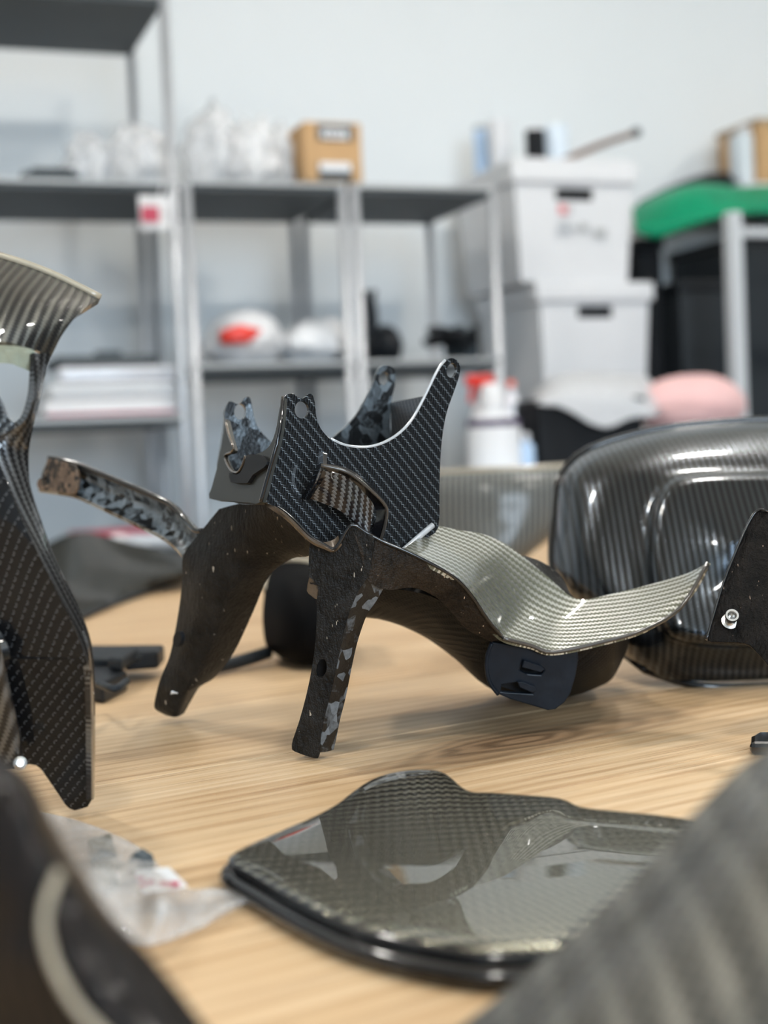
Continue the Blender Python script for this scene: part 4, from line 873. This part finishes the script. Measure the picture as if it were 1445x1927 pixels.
def bin_(label, x0, x1, ylid0, ylid1, ybot, b, zbase=None, dep=.38):
    a0, a1 = SP(x0, ylid0, b)[0], SP(x1, ylid0, b)[0]
    zt_, zl_, zb_ = SP((x0+x1)/2, ylid0, b)[1], SP((x0+x1)/2, ylid1, b)[1], SP((x0+x1)/2, ybot, b)[1]
    if zbase is not None: zb_ = zbase
    ix = .012
    body = []
    # tapered body with a slot cut through the front
    t = .014; c0, c1 = a0+ix, a1-ix
    def cor(z):
        f = (zl_-z)/(zl_-zb_); return c0+t*f, c1-t*f, b+ix+t*f, b+dep-ix-t*f
    hx0, hx1 = c0+(c1-c0)*.34, c0+(c1-c0)*.66; hz1 = zl_-.012; hz0 = hz1-.030
    zsv = [zb_, hz0, hz1, zl_]; V = []; F = []
    for z in zsv:
        l, r, f, k = cor(z); V += [S(l, f, z), S(hx0, f, z), S(hx1, f, z), S(r, f, z), S(r, k, z), S(l, k, z)]
    for q in range(3):
        for s in range(6):
            if q == 1 and s == 1: continue
            F.append((q*6+s, q*6+(s+1) % 6, (q+1)*6+(s+1) % 6, (q+1)*6+s))
    F.append((0, 5, 4, 3, 2, 1))
    n0 = len(V)
    for z in (zb_+.004, hz0, hz1, zl_):                  # inner skin
        l, r, f, k = cor(z); V += [S(l+.004, f+.004, z), S(hx0, f+.004, z), S(hx1, f+.004, z), S(r-.004, f+.004, z), S(r-.004, k-.004, z), S(l+.004, k-.004, z)]
    for q in range(3):
        for s in range(6):
            if q == 1 and s == 1: continue
            F.append((n0+q*6+s, n0+(q+1)*6+s, n0+(q+1)*6+(s+1) % 6, n0+q*6+(s+1) % 6))
    F.append((n0, n0+1, n0+2, n0+3, n0+4, n0+5))
    F += [(7, 13, n0+13, n0+7), (8, n0+8, n0+14, 14), (7, n0+7, n0+8, 8), (13, 14, n0+14, n0+13)]
    for s in range(6): F.append((18+s, 18+(s+1) % 6, n0+18+(s+1) % 6, n0+18+s))
    bd = mk('bin_body', V, F, M['bin']); 
    lid = sbox('lid', a0, a1, b, b+dep, zl_+.0005, zt_, M['bin'], .006)
    ld2 = sbox('lid_inset', a0+.03, a1-.03, b+.03, b+dep-.03, zt_-.002, zt_+.003, M['bin'], .002)
    inn = sbox('dark_content', c0+.03, c1-.03, b+.05, b+dep-.05, zb_+.01, zl_-.006, M['black'], .004)
    return bd, (lid, [ld2]), inn, (a0, a1, b, zb_, zl_, zt_)
bd, lid, inn, g2 = bin_('', 1010, 1231, 530, 566, 790, BB)
sup = sbox('support_crate', g2[0]+.01, g2[1]-.01, BB+.015, BB+.36, BZ+.0005, g2[3]-.0005, M['foam'], .004)
single(sup, 'white crate under the lower lidded bin, behind the grey cloth', 'crate')
thing('storage_bin', 'lower white lidded storage bin with a black handle slot', 'bin', [bd, lid, inn], group='stacked white bins')
bd, lid, inn, g1 = bin_('', 962, 1199, 298, 344, 530, BB+.0, zbase=g2[5]+.0035)
tx = []
for (x0, y0, x1, y1, m) in ((1052, 386, 1067, 402, 'rose'), (1070, 386, 1076, 402, 'shelfedge'), (1050, 426, 1074, 440, 'steel'), (1078, 424, 1086, 434, 'shelfedge'), (1092, 420, 1108, 436, 'shelfedge'), (1118, 430, 1142, 446, 'shelfedge'), (1056, 414, 1070, 420, 'shelfedge')):
    tx.append(face('printed_mark', x0, y0, x1, y1, BB+.016, M[m], .004))
thing('storage_bin', 'upper white lidded storage bin with small red and black print', 'bin', [bd, lid, inn]+tx, group='stacked white bins')
ztop = g1[5]+.0035
# things on top of the upper bin
c = on(922, 275, BB+.12, SP(922, 298, BB+.12)[1]*0+ztop)
# white cup stands on the rear shelf edge; put a carton with paper there
def cup(px0, px1, y0, b, zb_, mat, band=None, taper=.85):
    a0, a1 = SP(px0, y0+20, b)[0], SP(px1, y0+20, b)[0]; r = (a1-a0)/2; zt_ = SP((px0+px1)/2, y0, b)[1]; hgt = zt_-zb_
    cc = S((a0+a1)/2, b, zb_); o = lathe('cup_wall', cc, [(r*taper*.9, 0), (r*taper, .003), (r, hgt), (r*.93, hgt), (r*taper*.9, .006)], mat, 24)
    if band:
        k = lathe('band', cc, [(r*1.005, hgt*.08), (r*1.012, hgt*.1), (r*1.014, hgt*.9), (r*1.005, hgt*.92)], band, 24); return [o, k]
    return [o]
zs1 = z1+.0005
thing('paper_cup', 'white paper cup at the left rear of the upper bin lid', 'cup', cup(918, 960, 228, .36, ztop, M['foam'], None, .8))
thing('grey_jar', 'pale grey jar behind the white paper cup', 'jar', cup(892, 920, 238, .44, ztop, M['shelfedge'], M['blue'], .95))
thing('tape_roll', 'roll of tape with a black band on the upper bin', 'tape', cup(990, 1024, 241, BB+.10, ztop, M['paper'], M['black'], 1.0))
thing('pale_tub', 'pale blue plastic tub on the upper bin beside the tape', 'tub', cup(1022, 1068, 240, BB+.14, ztop, simple('pale_tub_plastic', (.66, .74, .82), .4, .05, 20), None, .9))
s0_, s1_ = on(1060, 280, BB+.10, ztop+.012), on(1190, 252, BB+.16, SP(1190, 252, BB+.16)[1])
sh = tube('handle', [s0_, (s0_+s1_)/2+Vector((0, 0, .004)), s1_], .009, M['wood_stick'], 10); tp = lathe('tip', s1_, [(.009, 0), (.013, .004), (.013, .022), (.008, .026)], M['ink'], 12, (s1_-s0_).normalized())
thing('wooden_handle', 'brown wooden stick resting across the upper bin lid', 'stick', [sh, tp])
# bottles
def bottle(px0, px1, ytop, ysh, b, body, lid_m, label, band=None, trig=False):
    a0, a1 = SP(px0, 850, b)[0], SP(px1, 850, b)[0]; r = (a1-a0)/2; cc = S((a0+a1)/2, b, BZ+.0005)
    zsx = SP((px0+px1)/2, ysh, b)[1]-BZ; ztx = SP((px0+px1)/2, ytop, b)[1]-BZ
    o = lathe('bottle_body', cc, [(r*.9, 0), (r, .006), (r, zsx*.88), (r*.82, zsx*.97), (r*.42, zsx*1.06), (r*.40, zsx*1.12)], body, 24)
    parts = [o, lathe('cap', cc+Vector((0, 0, zsx*1.121)), [(r*.46, 0), (r*.46, (ztx-zsx*1.12)*.7), (r*.34, ztx-zsx*1.12)], lid_m, 20)]
    if band: parts.append(lathe('label_band', cc, [(r*1.004, zsx*.80), (r*1.012, zsx*.81), (r*1.012, zsx*.92), (r*.95, zsx*.935)], band, 24))
    if trig:
        q = cc+Vector((0, 0, ztx)); parts.append(tube('trigger', [q-RU*.015, q-RU*.030+Vector((0, 0, -.02)), q-RU*.036+Vector((0, 0, -.05))], .006, lid_m, 8))
        parts.append(sbox('spray_head', (cc-RO).dot(RU)-.045, (cc-RO).dot(RU)+.022, b-.012, b+.012, cc.z+ztx-.012, cc.z+ztx+.012, lid_m, .004))
    return parts
thing('detergent_bottle', 'white labelled bottle with purple band and white cap on the bench', 'bottle', bottle(884, 976, 722, 782, -.25, M['paper'], M['foam'], '', M['purple']), group='bottles on the bench')
thing('spray_bottle', 'clear bottle with red trigger head behind the white bottle', 'bottle', bottle(890, 942, 716, 760, -.13, M['film2'], M['red'], '', None, True), group='bottles on the bench')
thing('orange_cap_bottle', 'slim bottle with coral red cap behind the white bottle', 'bottle', bottle(950, 982, 716, 745, -.13, M['film2'], simple('coral_cap', (.8, .16, .10), .4, .1, 20), ''), group='bottles on the bench')
thing('blue_bottle', 'small pale blue bottle beside the white bottle', 'bottle', bottle(976, 1004, 815, 835, -.27, M['blue'], M['foam'], ''), group='bottles on the bench')
# black box with grey cloth
kb = sbox('crate_body', SP(1014, 820, -.27)[0], SP(1216, 820, -.27)[0], -.27, -.12, BZ+.0005, SP(1115, 752, -.27)[1], M['black'], .015); 
zc = SP(1115, 752, -.085)[1]
kb2 = pbox('crate_rim', 1012, 748, 1218, 758, -.273, .156, M['blackp'], .006)
thing('black_crate', 'black plastic crate on the bench under the grey cloth', 'crate', [kb, kb2])
def sw(px, py, b): a, z = SP(px, py, b); return tuple(S(a, b, z))
cloth = shell('grey_cloth', [[sw(1000, 745, -0.080), sw(1040, 708, -0.080), (sw(1090, 700, -0.080)), sw(1150, 702, -0.080), sw(1215, 708, -0.080), sw(1250, 752, -0.080)],
                             [sw(1004, 752, -0.190), sw(1045, 722, -0.190), sw(1095, 712, -0.190), sw(1150, 716, -0.190), sw(1205, 726, -0.190), sw(1246, 765, -0.190)],
                             [sw(1010, 756, -0.270), sw(1050, 744, -0.270), sw(1096, 738, -0.270), sw(1148, 742, -0.275), sw(1200, 750, -0.270), sw(1240, 772, -0.270)],
                             [sw(1022, 758, -0.282), sw(1062, 762, -0.284), sw(1102, 776, -0.288), sw(1146, 790, -0.292), sw(1192, 776, -0.286), sw(1236, 778, -0.280)],
                             [sw(1040, 760, -0.284), sw(1076, 774, -0.288), sw(1112, 796, -0.292), sw(1146, 803, -0.296), sw(1188, 786, -0.290), sw(1228, 782, -0.284)]], M['grey'], 5, 4, .006, world=True)
single(cloth, 'crumpled grey cloth draped over the black crate', 'cloth')
# pink cushion
pc = plump('cushion_body', 1205, 702, 1392, 815, -.17, .10, M['pink'], SP(1300, 812, -.17)[1], amp=.05, freq=1.2, seed=6)
fld = tube('cushion_seam', [S(SP(1222, 760, -.275)[0], -.275, SP(1222, 765, -.275)[1]), S(SP(1300, 760, -.28)[0], -.28, SP(1300, 757, -.28)[1]), S(SP(1375, 760, -.275)[0], -.275, SP(1375, 765, -.275)[1])], .003, M['pink'], 6)
thing('pink_cushion', 'pale pink rolled cushion on the bench right of the cloth', 'cushion', [pc, fld])
zp = SP(1300, 812, -.17)[1]
cu = sbox('crate_block', SP(1240, 820, -.2)[0], SP(1400, 820, -.2)[0], -.28, -.06, BZ+.0005, zp-.001, M['darkbin'], .006); cu2 = sbox('crate_lid', SP(1236, 820, -.2)[0], SP(1404, 820, -.2)[0], -.285, -.055, zp-.02, zp-.0005, M['blackp'], .004)
thing('dark_crate', 'low dark crate under the pink cushion', 'crate', [cu, cu2])
# big black bins behind, rack post, green bag
for k, (x0, x1, y0, y1, b, m, lab) in enumerate(((1205, 1250, 448, 700, .28, 'black', 'tall black bin directly right of the upper white bin'), (1283, 1372, 528, 705, .22, 'darkbin', 'charcoal bin left of the pale rack post'), (1404, 1600, 440, 800, .22, 'darkbin', 'black bin at the right picture edge, beyond the rack post'))):
    zt_ = SP((x0+x1)/2, y0, b)[1]; a0, a1 = SP(x0, (y0+y1)/2, b)[0], SP(x1, (y0+y1)/2, b)[0]
    bo_ = sbox('bin_body', a0, a1, b, B1-.03, BZ+.0005, zt_-.03, M[m], .008, .006); rm = sbox('bin_rim', a0-.006, a1+.006, b-.006, B1-.025, zt_-.03, zt_, M['blackp'], .006)
    thing('black_bin', lab, 'bin', [bo_, rm], group='black bins at the right')
ap = SP(1384, 600, .0)[0]; zpt = SP(1384, 400, .0)[1]
p_ = hexa('post', [S(ap+dx, dy, z) for z in (BZ+.0005, zpt) for dx, dy in ((-.018, -.018), (.018, -.018), (.018, .018), (-.018, .018))], M['paleposts'], .003)
zr = SP(1420, 430, .0)[1]
r_ = sbox('rack_rail', ap+.0185, ap+1.0, -.012, .012, zr-.022, zr, M['paleposts'], .003); r2_ = hexa('post', [S(ap+1.02+dx, dy, z) for z in (BZ+.0005, zpt) for dx, dy in ((-.018, -.018), (.018, -.018), (.018, .018), (-.018, .018))], M['paleposts'], .003)
thing('rack_frame', 'pale grey upright rack post in front of the black bins', 'rack', [p_, r_, r2_])
# board carrying the green bag
zg = SP(1300, 452, .25)[1]
gbag = shell('bag_skin', [[sw(1188, 392, .31), sw(1250, 360, .31), sw(1320, 345, .31), sw(1400, 352, .31), sw(1500, 350, .31), sw(1640, 380, .31)],
                          [sw(1190, 396, .275), sw(1250, 366, .275), sw(1310, 346, .275), sw(1380, 352, .275), sw(1480, 352, .275), sw(1640, 384, .275)],
                          [sw(1192, 410, .235), sw(1250, 382, .225), sw(1310, 362, .225), sw(1380, 368, .225), sw(1480, 368, .225), sw(1640, 400, .225)],
                          [sw(1196, 430, .18), sw(1250, 420, .17), sw(1310, 404, .165), sw(1380, 396, .165), sw(1480, 392, .165), sw(1640, 410, .165)],
                          [sw(1202, 440, .19), sw(1240, 448, .18), sw(1300, 428, .175), sw(1380, 404, .175), sw(1480, 404, .175), sw(1640, 420, .175)],
                          [sw(1206, 436, .26), sw(1240, 442, .26), sw(1300, 428, .26), sw(1380, 410, .26), sw(1480, 410, .26), sw(1640, 424, .26)]], M['green'], 6, 5, .006, world=True)
single(gbag, 'bright green plastic bag draped over the black bins', 'bag')
blid = shell('dark_tarp', [[sw(1200, 380, .54), sw(1260, 350, .54), sw(1330, 326, .54), sw(1385, 326, .54), sw(1392, 335, .54)], [sw(1200, 384, .46), sw(1260, 354, .46), sw(1330, 330, .45), sw(1385, 330, .45), sw(1392, 340, .45)], [sw(1202, 398, .40), sw(1260, 374, .39), sw(1330, 350, .38), sw(1385, 352, .38), sw(1392, 362, .38)]], M['black'], 4, 4, .02, world=True)
single(blid, 'black folded sheet behind the green bag', 'sheet')
# boxes at upper right
kx = pbox('carton_body', 1428, 232, 1640, 345, .36, .2, M['card'], .004); kxt = pbox('carton_flap', 1424, 226, 1646, 236, .355, .21, simple('kraft_flap', (.36, .27, .18), .8, .1, 20), .003)
thing('kraft_carton', 'brown carton at the upper right edge above the green bag', 'box', [kx, kxt])
pl_ = pbox('bottle_body', 1396, 246, 1421, 345, .38, .07, simple('pale_bottle', (.62, .68, .72), .4, .06, 20), .012); pl2 = pbox('bottle_cap', 1401, 236, 1416, 246, .395, .04, M['foam'], .004)
thing('pale_canister', 'pale grey canister left of the upper right carton', 'canister', [pl_, pl2])
zsh = SP(1430, 346, .36)[1]
ws = sbox('board', SP(1396, 346, .34)[0], A1-.02, .335, B1-.005, zsh-.022, zsh-.0005, M['bin'], .003)
br = [sbox('bracket', a, a+.02, .35, B1-.004, zsh-.10, zsh-.023, M['steel'], .002) for a in (SP(1560, 346, .26)[0], SP(1900, 346, .26)[0])]
thing('wall_shelf', 'white wall shelf at the upper right carrying the carton', 'shelf', [ws]+br)
